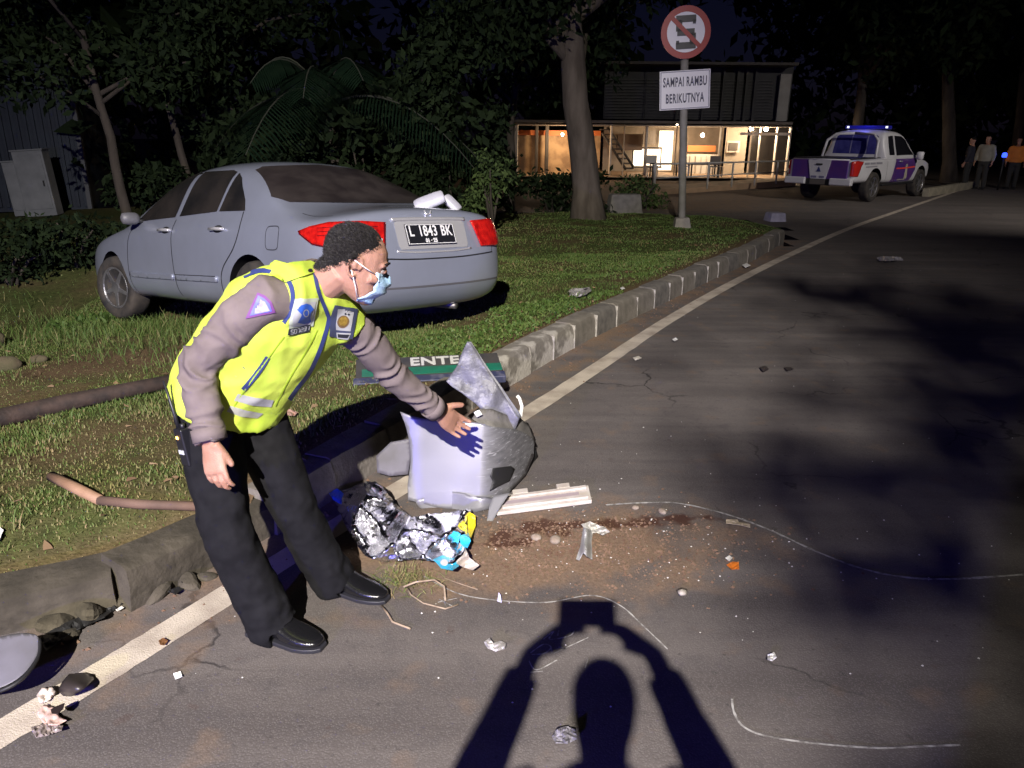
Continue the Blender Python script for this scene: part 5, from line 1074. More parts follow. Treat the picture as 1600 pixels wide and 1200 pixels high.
for k, (a, b, r_, lab) in enumerate(((12, 590, .10, 'mossy brown rock at the left edge of the verge'), (60, 578, .06, 'smaller grey brown rock right of the mossy rock'), (-20, 555, .14, 'large rock partly outside the left picture edge'), (395, 522, .08, 'dull stone under the sedan behind the officer back'), (365, 505, .06, 'stone half buried beside the sedan sill'))):
    p = GV(a, b); mb = MB(); ball(mb, (0, 0, r_ * .35), r_, (1.2, .9, .7), None, 10); o = mb.build('rock', mat('mossy_rock', (.10, .075, .045), (.07, .065, .03), 6, .95, bump=.8, bscale=20), None, True)
    for v in o.data.vertices: v.co *= 1 + .22 * mnoise.noise(v.co * 14 + Vector((k, 0, 0)))
    o.location = p; tag(o, lab, 'rock')
# leafy weeds near the front wheel
for k, (a, b, n_, lab) in enumerate(((150, 520, 160, 'bright green leafy weed in front of the sedan front wheel'), (105, 530, 60, 'small low weed left of the bright green weed'))):
    c = GV(a, b); x = c.x + RNG.normal(0, .09, n_); y = c.y + RNG.normal(0, .07, n_); w_ = blades('weed', x - c.x, y - c.y, RNG.uniform(0, .09, n_), RNG.uniform(.03, .07, n_), RNG.uniform(.03, .05, n_), RNG.uniform(0, .3, n_), M_GRASS, 1.5, None); w_.location = c; tag(w_, lab, None, None, 'stuff')
# rubble, and dark sheets standing for the gap shadow, along the broken kerb
for k, (a, b, r_) in enumerate(((34, 985, .07), (96, 990, .05), (150, 972, .06), (205, 952, .045), (252, 940, .05), (300, 922, .045), (330, 912, .03), (118, 1006, .03))):
    p = G(a, b); mb = MB(); ball(mb, (0, 0, r_ * .3), r_, (1.4, .8, .6), Euler((.2, .3, k * 1.1)).to_matrix(), 7); o = mb.build('rubble_chunk', MATS['kerb_soiled'], None, False)
    for v in o.data.vertices: v.co *= 1 + .35 * mnoise.noise(v.co * 18 + Vector((k * 3, 0, 0)))
    o.location = p; tag(o, 'dirty concrete chunk, number %s from the left along the broken kerb foot' % ('one', 'three', 'four', 'five', 'six', 'seven', 'eight', 'two')[k], 'rubble', 'rubble along the broken kerb')
for lab, poly in (('long dark sheet for the gap shadow at the foot of the broken kerb', [(66, 1012), (100, 990), (150, 968), (176, 946), (206, 948), (170, 976), (120, 1000), (80, 1030)]), ('small dark sheet for the gap shadow by the kerb just left of the officer', [(284, 908), (296, 900), (304, 902), (298, 912), (290, 920), (286, 916)]), ('thin dark sheet for the gap shadow below the small dark sheet', [(268, 934), (284, 926), (292, 930), (280, 938)])):
    ground_piece('kerb_gap_shade', lab, 'plastic strip', poly, M_BLACK, crum(26, .03, 3, .01), 8, .003)
# radio on the officer's hip
def radio():
    c = AY(292, 706, 2.20); root = thing('radio', 'black walkie talkie on the hip of the man in the yellow vest', 'radio', c, (.05, -.12, R(-35))); bk = mat('radio_black', (.010, .010, .014), rough=.45)
    MB().box((0, 0, 0), (.045, .035, .125)).build('radio_body', bk, root, bevel=.006); MB().tube([(-.012, 0, .06), (-.016, 0, .10), (-.030, .0, .215)], [.008, .006, .004], 8).build('antenna', bk, root, True)
    MB().tube([(.012, 0, .06), (.012, 0, .078)], .008, 10).build('knob', bk, root, True); MB().box((-.004, -.0185, .034), (.009, .003, .009)).build('indicator', mat('amber_led', (1, .5, .1), emit=(1, .45, .1), estr=9), root); MB().box((0, -.0185, -.014), (.026, .003, .013)).build('sticker', mat('sticker_grey', (.5, .52, .55), rough=.5), root)
radio()
# two white mirror shells on the boot lid
def shells():
    WS = mat('white_shell', (.62, .62, .72), (.55, .55, .62), 6, .4, coat=.3)
    for px_, py_, nm_, lab, rot, sz in (((.38, -.27, 1.0), 0, 'mirror_shell', 'larger white plastic shell lying on the boot lid of the sedan', (.35, -.35, .15), (.25, .16, .07)), ((.33, -.47, .985), 0, 'mirror_shell', 'smaller folded white plastic shell at the right end of the boot lid', (.2, .75, -.2), (.16, .12, .05))):
        p = CAR_O + CAR_M @ Vector(px_); root = thing(nm_, lab, 'plastic shell', p + Vector((0, .02, .055)), Euler(rot).to_matrix())
        x, y, z = sz; mb = MB(); rings(mb, [(Vector((t * x / 2, 0, 0)), Vector((0, y / 2 * w, 0)), Vector((0, 0, z / 2 * w))) for t, w in ((-1, .55), (-.92, .85), (-.6, 1), (.5, 1), (.9, .9), (1, .7))], 16, .6); mb.build('shell', WS, root, True)
        MB().box((0, -y * .42, -z * .3), (x * .8, .012, .02), (0, 0, .05)).build('rim', mat('shell_dark', (.08, .07, .09), rough=.6), root, bevel=.003)
shells()
# ------------------------------------------------------------------ traffic sign on its post
def sign():
    p = GV(1061, 350); top = AY(1061, 46, p.y); sc = (top.z - p.z); px = 1180 / (p.y * math.cos(PITCH) + .6)   # pixels per metre there
    lean = math.atan2(top.x - p.x, sc); root = thing('no_stopping_sign', 'round red and white no stopping sign with white text panel on a grey post', 'road sign', p, (0, lean, R(-4)))
    H = lambda y: AY(1064, y, p.y).z - p.z
    zc, zr = H(46), (H(2) - H(91)) / 2 * .94; zp0, zp1 = H(166), H(105)
    MB().tube([(0, 0, -.1), (0, 0, zc + zr * .6)], .062, 14).build('post', mat('post_grey', (.30, .29, .27), (.22, .21, .19), 6, .7), root, True)
    MB().box((0, 0, .05), (.30, .30, .22), taper=.75).build('footing', mat('footing_concrete', (.26, .24, .21), (.18, .17, .15), 9, .9), root, bevel=.02)
    RED = mat('sign_red', (.34, .012, .010), rough=.4); WHT = mat('sign_white', (.82, .81, .86), rough=.4); BLK = mat('sign_black', (.015, .014, .02), rough=.4)
    rr = zr; Mx = Matrix.Rotation(math.pi / 2, 3, 'X')
    d = MB().lathe([(rr, 0), (rr, .02)], (0, -.07, zc), 48, Mx).build('disc', RED, root)
    MB().lathe([(rr * .76, 0), (rr * .76, .004)], (0, -.092, zc), 48, Mx).build('white_field', WHT, d)
    def bar(c, sx, sz, rot=0.0, y=-.101, m=BLK, nm_='letter_stroke'):
        o = MB().box((0, 0, 0), (sx, .005, sz)).build(nm_, m, d); o.location = (c[0] * rr, y, zc + c[1] * rr); o.rotation_euler = (0, rot, 0)
    # a squared letter S with stubby ends
    bar((0, .50), rr * .80, rr * .26); bar((0, 0), rr * .70, rr * .26); bar((0, -.50), rr * .80, rr * .26)
    bar((-.275, .25), rr * .25, rr * .42); bar((.275, -.25), rr * .25, rr * .42); bar((.33, .38), rr * .12, rr * .16); bar((-.33, -.38), rr * .12, rr * .16)
    bar((0, 0), rr * 1.56, rr * .17, R(45), -.106, RED, 'slash')
    w = 78 / px * .93; h = zp1 - zp0; zc2 = (zp0 + zp1) / 2
    pn = MB().box((0, -.075, zc2), (w, .012, h)).build('text_panel', WHT, root, bevel=.004)
    fr = MB()
    for c_, s2 in (((0, -.083, zc2 + h * .47), (w * .96, .004, .012)), ((0, -.083, zc2 - h * .47), (w * .96, .004, .012)), ((w * .475, -.083, zc2), (.012, .004, h * .94)), ((-w * .475, -.083, zc2), (.012, .004, h * .94))): fr.box(c_, s2)
    fr.build('panel_border', mat('border_grey', (.22, .22, .30), rough=.5), pn)
    for txt, zz, sx in (('SAMPAI RAMBU', .2, .86), ('BERIKUTNYA', -.22, .86)):
        me = text_mesh(txt, h * .29, .001, .004, 1.12); o = link('lettering', me, mat('letter_navy', (.035, .035, .075), rough=.5), pn)
        bw = max(v.co.x for v in me.vertices) - min(v.co.x for v in me.vertices); k = (w * (.86 if 'S' == txt[0] else .76)) / bw
        o.matrix_local = Matrix.Translation((0, -.0855, zc2 + h * zz)) @ Matrix.Rotation(math.pi / 2, 4, 'X') @ Matrix.Diagonal((k, 1.15, 1, 1))
    for zz in (zc2 + h * .25, zc2 - h * .25, zc + rr * .4, zc - rr * .4): MB().box((0, -.03, zz), (.17, .075, .035)).build('clamp', M_GALV, root)
sign()
# ------------------------------------------------------------------ trees and plants
BARK = mat('bark_grey', (.065, .052, .04), (.12, .10, .08), 7, .95, bump=.9, bscale=14, stretch=(1, 1, .25))
BARKD = mat('bark_brown', (.035, .028, .022), (.065, .054, .044), 7, .95, bump=.9, bscale=14, stretch=(1, 1, .25))
def leafmat(name, a, b):
    if name in MATS: return MATS[name]
    m = bpy.data.materials.new(name); m.use_nodes = True; t = m.node_tree; bs = t.nodes['Principled BSDF']; at = t.nodes.new('ShaderNodeAttribute'); at.attribute_name = 'tone'
    c = t.nodes.new('ShaderNodeValToRGB'); t.links.new(at.outputs['Fac'], c.inputs[0]); c.color_ramp.elements[0].color = (*a, 1); c.color_ramp.elements[1].color = (*b, 1)
    t.links.new(c.outputs[0], bs.inputs['Base Color']); bs.inputs['Roughness'].default_value = .8; bs.inputs['Specular IOR Level'].default_value = .12; MATS[name] = m; return m
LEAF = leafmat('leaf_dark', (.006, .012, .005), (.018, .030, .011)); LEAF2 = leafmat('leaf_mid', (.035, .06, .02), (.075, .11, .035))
def leaves(name, clumps, n, size, m, parent, seed=0):
    """clumps: [(centre, radii)]; leaf quads spread through the clumps' shells"""
    g = np.random.default_rng(seed); k = g.choice(len(clumps), n, p=np.array([np.prod(c[1]) ** .7 for c in clumps]) / sum(np.prod(c[1]) ** .7 for c in clumps))
    C_ = np.array([tuple(c[0]) for c in clumps])[k]; Rr_ = np.array([tuple(c[1]) for c in clumps])[k]
    d = g.normal(0, 1, (n, 3)); d /= np.linalg.norm(d, axis=1)[:, None]; r = g.uniform(.25, 1, n) ** .5; c = C_ + d * Rr_ * r[:, None] + g.normal(0, .05, (n, 3))
    a = g.normal(0, 1, (n, 3)); a[:, 2] -= .5; a /= np.linalg.norm(a, axis=1)[:, None]; b = np.cross(a, g.normal(0, 1, (n, 3))); b /= np.linalg.norm(b, axis=1)[:, None]
    s = (size * g.uniform(.6, 1.4, n))[:, None]; V = np.stack([c, c + a * s * .5 + b * s * .22, c + a * s, c + a * s * .5 - b * s * .22], 1).reshape(-1, 3)
    me = bpy.data.meshes.new(name); me.vertices.add(n * 4); me.vertices.foreach_set('co', V.astype('f').ravel()); me.loops.add(n * 4); me.loops.foreach_set('vertex_index', np.arange(n * 4, dtype='i'))
    me.polygons.add(n); me.polygons.foreach_set('loop_start', np.arange(0, n * 4, 4, dtype='i')); me.polygons.foreach_set('loop_total', np.full(n, 4, 'i')); me.update(calc_edges=True)
    at = me.attributes.new('tone', 'FLOAT', 'POINT'); at.data.foreach_set('value', np.repeat(g.uniform(0, 1, n), 4).astype('f'))
    return link(name, me, m, parent)
def tree(label, base, top, r0, r1, limbs, n=4000, size=.16, bark=BARK, leaf=LEAF, seed=1, name='tree', group=None, crown=1.0):
    rg = random.Random(seed); base, top = Vector(base), Vector(top); root = thing(name, label, 'tree', base, group=group); T = top - base; m = 9; pts = []; rad = []
    for i in range(m):
        t = i / (m - 1); w = Vector((mnoise.noise(Vector((t * 3, seed, 0))), mnoise.noise(Vector((t * 3, seed, 9))), 0)) * .12 * T.length * .25 * math.sin(t * 3.14)
        pts.append(T * t + w); rad.append(r0 + (r1 - r0) * t + (r0 * .45 * max(0, 1 - t * 9)))
    pts[0] = pts[0] - Vector((0, 0, .25)); MB().tube(pts, rad, 12).build('trunk', bark, root, True); cl = []
    for k in range(limbs):
        t = rg.uniform(.55, 1.0); s = T * t; a = rg.uniform(0, 6.28); L = rg.uniform(.9, 2.0) * crown; e = s + Vector((math.cos(a) * L, math.sin(a) * L, L * rg.uniform(.25, .9))); mid = s.lerp(e, .5) + Vector((0, 0, .12 * L))
        MB().tube([s, mid, e], [r1 * .75, r1 * .5, r1 * .22], 7).build('limb', bark, root, True)
        for q in (mid, e, s.lerp(e, .75), e + Vector((rg.uniform(-.5, .5), rg.uniform(-.5, .5), rg.uniform(-.2, .5))) * crown): cl.append((q, [rg.uniform(.35, .75) * crown for _ in range(3)]))
    if cl: leaves('crown', cl, n, size, leaf, root, seed)
    return root
GT = 'trees behind the sedan'
b = GV(916, 338); tree('thick grey tree trunk rising behind the grass left of the road sign', b, AY(872, -40, b.y), .27, .19, 9, 5200, .2, BARK, LEAF, 3, crown=1.15)
for k, (bx, by, tx_, ty_, y_, r_, lm, lab) in enumerate((
    (195, 335, 118, 60, 12.5, .085, 5, 'pale slim leaning tree right of the dark blue container'), (302, 300, 215, 40, 14, .075, 5, 'slim leaning tree above the sedan front window'), (372, 290, 322, 20, 14.5, .10, 5, 'slim tree above the middle of the sedan roof'),
    (648, 300, 640, 120, 14, .045, 4, 'thin sapling left of the white shells on the boot'), (668, 300, 676, 110, 15, .045, 4, 'thin sapling behind the white shells on the boot'), 
    (790, 300, 800, 60, 17, .10, 6, 'dim tree left of the thick grey trunk'), (1330, 250, 1345, 20, 30, .22, 9, 'dim tree behind the pickup cab'), (1480, 262, 1470, 0, 29, .25, 9, 'dim tree right of the pickup'), (1580, 265, 1600, 10, 34, .25, 9, 'dim tree at the right edge behind the bystanders'))):
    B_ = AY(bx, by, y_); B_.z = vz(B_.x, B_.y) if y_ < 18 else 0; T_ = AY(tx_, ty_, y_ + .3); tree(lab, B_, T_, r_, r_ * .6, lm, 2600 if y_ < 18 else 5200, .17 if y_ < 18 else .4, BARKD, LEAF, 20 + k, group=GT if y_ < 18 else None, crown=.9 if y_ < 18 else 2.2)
def palm(label, c, L, n, seed, tilt=1.0):
    rg = random.Random(seed); root = thing('palm', label, 'palm', c); H = c.z
    base = Vector((c.x + .1, c.y, vz(c.x, c.y))); root.location = base; off = Vector(c) - base
    MB().tube([(0, 0, -.1), off * .5 + Vector((.05, 0, 0)), off], [.10, .08, .07], 10).build('trunk', BARKD, root, True)
    for k in range(n):
        a = 2 * math.pi * k / n + rg.uniform(-.2, .2); el = rg.uniform(.35, 1.25); P = []; 
        for i in range(11):
            t = i / 10; P.append(off + Vector((math.cos(a) * L * t * math.cos(el) * 1.1, math.sin(a) * L * t * math.cos(el) * 1.1, L * (t * math.sin(el) - .62 * t * t * tilt))))
        fr = MB().tube(P, [.02 * (1 - .85 * i / 10) + .003 for i in range(11)], 6).build('frond', mat('frond_stalk', (.03, .033, .022), rough=.8), root, True); lf = MB()
        for i in range(8, 44):
            t = i / 44; j = min(int(t * 10), 9); p = P[j].lerp(P[j + 1], t * 10 - j); d = (P[j + 1] - P[j]).normalized(); sd = d.cross(Vector((0, 0, 1))).normalized(); l = L * .34 * math.sin(3.14 * min(1, t * .8 + .12)) + .05
            for s_ in (-1, 1): e = p + sd * s_ * l * .8 + d * l * .35 - Vector((0, 0, l * .45)); mdl = p.lerp(e, .5) + Vector((0, 0, .05 * l)); lf.add([p + d * .012, p - d * .012, mdl - d * .016, mdl + d * .016, e], [(0, 1, 2, 3), (3, 2, 4)])
        lf.build('leaflets', mat('palm_leaf', (.004, .012, .006), (.008, .019, .009), 6, .9, spec=.08), fr, fix=False)['kind'] = 'stuff'
p_ = AY(503, 170, 13.2); palm('arching palm with long fronds rising behind the sedan roof', p_, 2.6, 13, 4, 1.25)
def shrub(label, px, py, y, rx, rz, n, size, leaf, seed, group=None):
    c = AY(px, py, y); g0 = vz(c.x, c.y) if y < 18 else 0; root = thing('shrub', label, 'shrub', (c.x, c.y, g0), group=group); rg = random.Random(seed); h = c.z - g0
    st = MB()
    for k in range(5):
        e = Vector((rg.uniform(-rx, rx) * .7, rg.uniform(-.4, .4), h + rg.uniform(-.3, .6) * rz)); st.tube([(rg.uniform(-.1, .1), 0, -.1), e * .5 + Vector((0, 0, .1)), e], [.03, .02, .008], 6)
    st.build('stem', BARKD, root, True)['kind'] = 'stuff'
    cl = [(Vector((rg.uniform(-1, 1) * rx, rg.uniform(-.5, .5) * rx, h + rg.uniform(-1, 1) * rz)), (rx * rg.uniform(.35, .6), rx * .4, rz * rg.uniform(.35, .6))) for _ in range(12)]
    leaves('foliage', cl, n, size, leaf, root, seed)
GS = 'shrubs behind the sedan'
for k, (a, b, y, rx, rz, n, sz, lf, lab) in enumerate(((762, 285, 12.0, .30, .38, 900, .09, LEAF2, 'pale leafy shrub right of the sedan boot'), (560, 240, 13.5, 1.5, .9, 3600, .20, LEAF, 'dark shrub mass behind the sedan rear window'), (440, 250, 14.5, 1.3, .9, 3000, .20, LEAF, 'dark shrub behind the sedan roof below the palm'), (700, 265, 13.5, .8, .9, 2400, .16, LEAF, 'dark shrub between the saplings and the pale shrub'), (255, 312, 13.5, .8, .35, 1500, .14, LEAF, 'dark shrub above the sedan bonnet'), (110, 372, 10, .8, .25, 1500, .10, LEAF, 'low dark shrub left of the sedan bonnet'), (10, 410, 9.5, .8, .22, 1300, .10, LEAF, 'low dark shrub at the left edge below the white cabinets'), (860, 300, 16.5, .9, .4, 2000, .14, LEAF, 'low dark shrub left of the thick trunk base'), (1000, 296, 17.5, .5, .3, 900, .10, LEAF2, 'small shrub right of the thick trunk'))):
    shrub(lab, a, b, y, rx, rz, n, sz, lf, 60 + k, GS)
# far wood that closes the view
cl = []
rg = random.Random(5)
for k in range(230):
    x = rg.uniform(-42, 62); y = 36 + rg.uniform(0, 7) + .05 * abs(x); 
    if x < -6: y = 19 + rg.uniform(0, 6) + .15 * (-6 - x)
    cl.append((Vector((x, y, rg.uniform(.5, 15))), [rg.uniform(1.8, 3.6) for _ in range(3)]))
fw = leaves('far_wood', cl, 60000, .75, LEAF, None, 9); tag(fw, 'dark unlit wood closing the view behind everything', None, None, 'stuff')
# ------------------------------------------------------------------ container and cabinets on the left
def container():
    p = AY(60, 320, 18.0); p.z = vz(p.x, p.y); root = thing('container', 'tall dark blue corrugated container among the trees at the left', 'container', p, (0, 0, R(12))); m = mat('container_blue', (.022, .032, .046), (.016, .022, .034), 3, .6, .2)
    H = 3.3; w = 2.0; MB().box((0, 1.2, H / 2), (w, 2.3, H)).build('shell', m, root)
    for k in range(12): MB().box((-w / 2 + .1 + k * .165, .03, H / 2), (.075, .05, H - .2)).build('corrugation', m, root, bevel=.01)
    for x in (-w / 2, w / 2): MB().box((x, .03, H / 2), (.09, .12, H)).build('corner_post', mat('post_pale', (.07, .075, .08), rough=.6), root)
    for nm_, lab, a, b0, b1, w_, y_ in (('cabinet', 'taller white utility cabinet in front of the blue container', 63, 248, 326, .62, 17.0), ('cabinet', 'shorter white utility cabinet left of the taller one', 32, 266, 312, .40, 17.0)):
        q = AY(a, b1, y_); tz = AY(a, b0, y_).z; q.z = min(q.z, vz(q.x, q.y)); c = thing(nm_, lab, 'cabinet', q, (0, R(-4), R(8))); h = tz - q.z; M_ = mat('cabinet_white', (.19, .20, .205), (.14, .15, .155), 4, .6)
        MB().box((0, 0, h / 2), (w_, .35, h)).build('cabinet_body', M_, c, bevel=.015); MB().box((0, -.182, h * .52), (w_ * .86, .015, h * .82)).build('door', M_, c, bevel=.006); MB().box((w_ * .33, -.196, h * .5), (.03, .02, .12)).build('handle', M_BLACK, c); MB().box((0, 0, h + .015), (w_ * 1.08, .39, .03)).build('lid', M_, c, bevel=.008)
container()
# ------------------------------------------------------------------ the lit cafe
def cafe():
    Y0 = 29.5; A = lambda a, b, dy=0.0: AY(a, b, Y0 + dy); root = thing('cafe_building', 'two storey cafe with lit ground floor, white columns and dark upper floor', 'building', (A(1010, 272).x, Y0, 0)); O = Vector(root.location)
    def rect(nm_, a0, b0, a1, b1, m, dy=0.0, th=.06, par=root, bevel=0.0):
        p, q = A(a0, b1, dy), A(a1, b0, dy); return MB().box(((p.x + q.x) / 2 - O.x, dy + th / 2, (p.z + q.z) / 2), (abs(q.x - p.x), th, abs(q.z - p.z))).build(nm_, m, par, bevel=bevel)
    WARM = mat('plaster_warm', (.42, .35, .27), (.26, .21, .16), 1.4, .85); TAN = mat('tan_screen', (.40, .27, .15), (.22, .14, .08), 2.2, .8, lo=.4, hi=.6); COLW = mat('column_white', (.62, .57, .50), (.5, .46, .4), 5, .7); DRK = mat('dark_timber', (.03, .025, .022), (.05, .042, .036), 5, .7); UP = mat('upper_dark', (.05, .05, .05), (.035, .035, .035), 3, .8); ORG = mat('orange_fascia', (.50, .13, .03), rough=.6); CONC = mat('slab_concrete', (.16, .14, .12), (.12, .10, .09), 4, .9)
    rect('floor', 790, 271, 1245, 276, mat('terrace_tiles', (.30, .21, .13), (.24, .16, .10), 3, .7), -1.2, 5.5); rect('floor_slab', 797, 183, 1232, 191, CONC, -.6, 4.6); rect('ceiling', 800, 191.5, 1230, 193, WARM, -.4, 4.2)
    rect('back_wall', 935, 193, 1125, 271, WARM, 3.2, .15); rect('screen_wall', 800, 206, 932, 274, TAN, 1.0, .08); rect('screen_fascia', 800, 202, 932, 211, ORG, .85, .1); rect('side_wall', 1124, 193, 1162, 271, mat('beige_wall', (.34, .30, .24), rough=.8), 1.2, .12); rect('dark_front', 1162, 193, 1230, 271, mat('dark_glazing', (.018, .016, .015), rough=.2), 1.3, .08)
    for a, w_, m in ((800, 5, COLW), (832, 5, DRK), (848, 6, DRK), (948, 5, COLW), (968, 4, COLW), (1003, 7, COLW), (1050, 5, COLW), (1118, 7, COLW), (1166, 6, COLW), (1180, 6, COLW), (1206, 6, COLW), (1226, 6, COLW)): rect('column', a - w_ / 2, 191, a + w_ / 2, 272, m, -.3 if a not in (832, 848) else .4, .2, bevel=.02)
    rect('door_lintel', 1150, 200, 1230, 205, COLW, -.25, .1); fr = rect('notice_frame', 1129, 214, 1150, 232, COLW, 1.0, .06); rect('notice_glass', 1132, 217, 1147, 229, mat('notice_dark', (.1, .09, .08), rough=.3), .96, .03, fr)
    GLOW = lambda n, s, c=(1, .82, .6): mat(n, (.9, .85, .75), rough=.6, emit=c, estr=s)
    wd = rect('lit_window', 983, 229, 1026, 256, GLOW('lit_pane', 2.4), 2.6, .05); 
    for a0, b0, a1, b1 in ((981, 227, 984, 258), (1025, 227, 1028, 258), (981, 226, 1028, 229), (981, 256, 1028, 259), (1003, 229, 1005, 256)): rect('frame', a0, b0, a1, b1, DRK, 2.5, .06, wd)
    rect('lit_opening', 1021, 200, 1046, 262, GLOW('lit_kitchen', 1.5), 2.8, .05); rect('menu_board', 1068, 222, 1112, 232, mat('menu_orange', (.55, .16, .04), emit=(.9, .3, .08), estr=.35), 2.2, .06); rect('dark_cupboard', 958, 206, 998, 232, mat('cupboard_brown', (.09, .06, .045), rough=.6), 2.4, .4); rect('hanging_panel', 998, 200, 1018, 222, mat('panel_grey', (.16, .14, .12), rough=.6), 2.0, .1)
    ct = rect('counter', 1062, 236, 1116, 270, mat('counter_tile', (.58, .54, .47), rough=.4), 1.6, .7)
    for k in range(6): rect('counter_tile', 1063 + k * 8.8, 238, 1070.5 + k * 8.8, 252, mat('tile_white', (.66, .62, .55), rough=.3), 1.56, .03, ct); rect('counter_tile', 1063 + k * 8.8, 254, 1070.5 + k * 8.8, 268, mat('tile_white', (.66, .62, .55)), 1.56, .03, ct)
    # staircase
    st = rect('stair_landing', 936, 188, 950, 192, DRK, .2, 1.0)
    for a, b in (((942, 196), (984, 258)), ((934, 205), (972, 262))):
        p, q = A(*a, .3), A(*b, .3); MB().tube([p - O, q - O], .05, 6).build('stringer', DRK, st, True)
    for k in range(9):
        t = k / 8; p = A(938 + 40 * t, 200 + 60 * t, .3); MB().box((p.x - O.x, .5, p.z), (.28, .7, .04)).build('tread', DRK, st)
    # upper storey: dark louvres behind a railing
    rect('upper_wall', 935, 96, 1232, 183, UP, .6, 3.0); rect('roof', 925, 90, 1240, 97, DRK, -.6, 4.8)
    for k in range(13): rect('louvre', 938, 120 + k * 4.7, 1200, 121.6 + k * 4.7, mat('louvre_grey', (.09, .088, .085), rough=.7), .5, .05)
    for a in (1000, 1050, 1090, 1120, 1142, 1156, 1170): rect('mullion', a, 100, a + 3, 183, UP, .42, .06)
    rect('white_panel', 1205, 108, 1229, 182, mat('upper_white', (.30, .29, .26), (.24, .23, .21), 3, .8), .3, .12)
    for a, b, e in ((1167, 195, 30), (1190, 195, 30), (1040, 209, 18), (1091, 206, 18), (1051, 190, 8), (890, 202, 6)):
        p = A(a, b, .2 if a > 1100 else 1.4) - O; mb = MB(); ball(mb, p, .075 if a in (1167, 1190, 1040, 1091) else .04); lp_ = mb.build('lamp', GLOW('warm_bulb', 30), root, True)
        l = bpy.data.lights.new('cafe_light', 'POINT'); l.energy = e * 3.2; l.color = (1, .74, .48); l.shadow_soft_size = .1; o = bpy.data.objects.new('cafe_light', l); COL.objects.link(o); o.parent = root; o.location = p + Vector((0, -.12, -.14))
    # wall behind the screen lamp
    l = bpy.data.lights.new('cafe_light', 'POINT'); l.energy = 130; l.color = (1, .70, .42); l.shadow_soft_size = .1; o = bpy.data.objects.new('cafe_light', l); COL.objects.link(o); o.parent = root; o.location = A(872, 215, -.2) - O; mb = MB(); ball(mb, o.location + Vector((0, 0, .14)), .05); mb.build('lamp', GLOW('warm_bulb', 30), root, True)
    # terrace furniture
    for a, b, lab in ((1032, 262, 'left dark table on the cafe terrace'), (1092, 262, 'right dark table on the cafe terrace')):
        p = AY(a, 273, 28.6); p.z = A(1010, 271).z; t_ = thing('table', lab, 'table', p, group='tables on the cafe terrace'); MB().box((0, 0, .48), (1.1, .6, .04)).build('table_top', DRK, t_, bevel=.01)
        for x in (-.48, .48):
            for y in (-.24, .24): MB().box((x, y, .24), (.05, .05, .46)).build('leg', DRK, t_)
    for k, (a, lab) in enumerate(((1012, 'chair at the left end of the cafe tables'), (1062, 'chair between the two cafe tables'), (1112, 'chair at the right end of the cafe tables'))):
        p = AY(a, 273, 28.4); p.z = A(1010, 271).z; t_ = thing('chair', lab, 'chair', p, (0, 0, k * 1.3), 'chairs on the cafe terrace'); m_ = mat('chair_metal', (.35, .33, .3), rough=.4, metal=.5); MB().box((0, 0, .40), (.38, .38, .03)).build('seat', m_, t_); MB().box((0, .18, .62), (.38, .03, .3)).build('backrest', m_, t_)
        for x in (-.17, .17):
            for y in (-.17, .17): MB().box((x, y, .20), (.03, .03, .4)).build('leg', m_, t_)
    # ramp with railing
    r0, r1 = AY(1015, 305, 21.5), AY(1238, 278, 26); r0.z = .03; r1.z = .06; d = (r1 - r0); n = Vector((-d.y, d.x, 0)).normalized() * 1.1
    rt = thing('ramp', 'low tan paved ramp leading up to the cafe terrace', 'ramp', r0); MB().add([Vector((0, 0, -.03)), d + Vector((0, 0, -.06)), d + n + Vector((0, 0, -.06)), n + Vector((0, 0, -.03)), Vector((0, 0, .10)), d + Vector((0, 0, .14)), d + n + Vector((0, 0, .14)), n + Vector((0, 0, .10))], [(3, 2, 1, 0), (4, 5, 6, 7), (0, 1, 5, 4), (1, 2, 6, 5), (2, 3, 7, 6), (3, 0, 4, 7)]).build('paving', mat('ramp_tan', (.30, .20, .12), (.22, .15, .09), 3, .8), rt)
    rl = thing('railing', 'white metal railing along the ramp in front of the cafe', 'railing', r0); RW = mat('rail_white', (.40, .39, .37), rough=.5)
    MB().tube([(0, 0, .80), d + Vector((0, 0, .75))], .025, 8).build('top_rail', RW, rl, True); MB().tube([(0, 0, .42), d + Vector((0, 0, .42))], .018, 8).build('mid_rail', RW, rl, True)
    for k in range(7): p = d * (k / 6); MB().tube([p + Vector((0, 0, .05)), p + Vector((0, 0, .79 - .05 * k / 6))], .03 if k else .05, 8).build('post', RW, rl, True)
    return root
cafe()
for a, b, w_, h_, lab, cat, c_ in ((970, 330, .75, .42, 'pale concrete block on the ground right of the thick trunk', 'block', (.20, .19, .17)), (1206, 338, .35, .2, 'pale sack lying at the far end of the verge', 'sack', (.30, .29, .36))):
    p = G(a, b); p.z = 0 if b > 335 and a > 1100 else vz(p.x, p.y); o = MB().box((0, 0, h_ / 2 - .03), (w_, .35, h_), taper=.85).build('concrete_block' if cat == 'block' else 'sack', mat(cat + '_pale', c_, tuple(q * .7 for q in c_), 8, .9), None, bevel=.03); o.location = p; o.rotation_euler = (0, 0, .15); tag(o, lab, cat)
# kerb on the far side, catching a little light behind the pickup
fk = thing('far_kerb', 'short pale kerb beyond the pickup front wheel', 'kerb', G(1440, 296))
q0, q1 = G(1440, 296), G(1530, 278); dd = q1 - q0
for k in range(8): p = dd * (k / 8 + .06); o = MB().box((0, 0, .10), (dd.length / 8 - .03, .18, .24)).build('kerb_stone', mat('far_kerb_stone', (.30, .27, .20), (.22, .2, .15), 5, .9), fk, bevel=.015); o.location = p; o.rotation_euler = (0, 0, math.atan2(dd.y, dd.x))
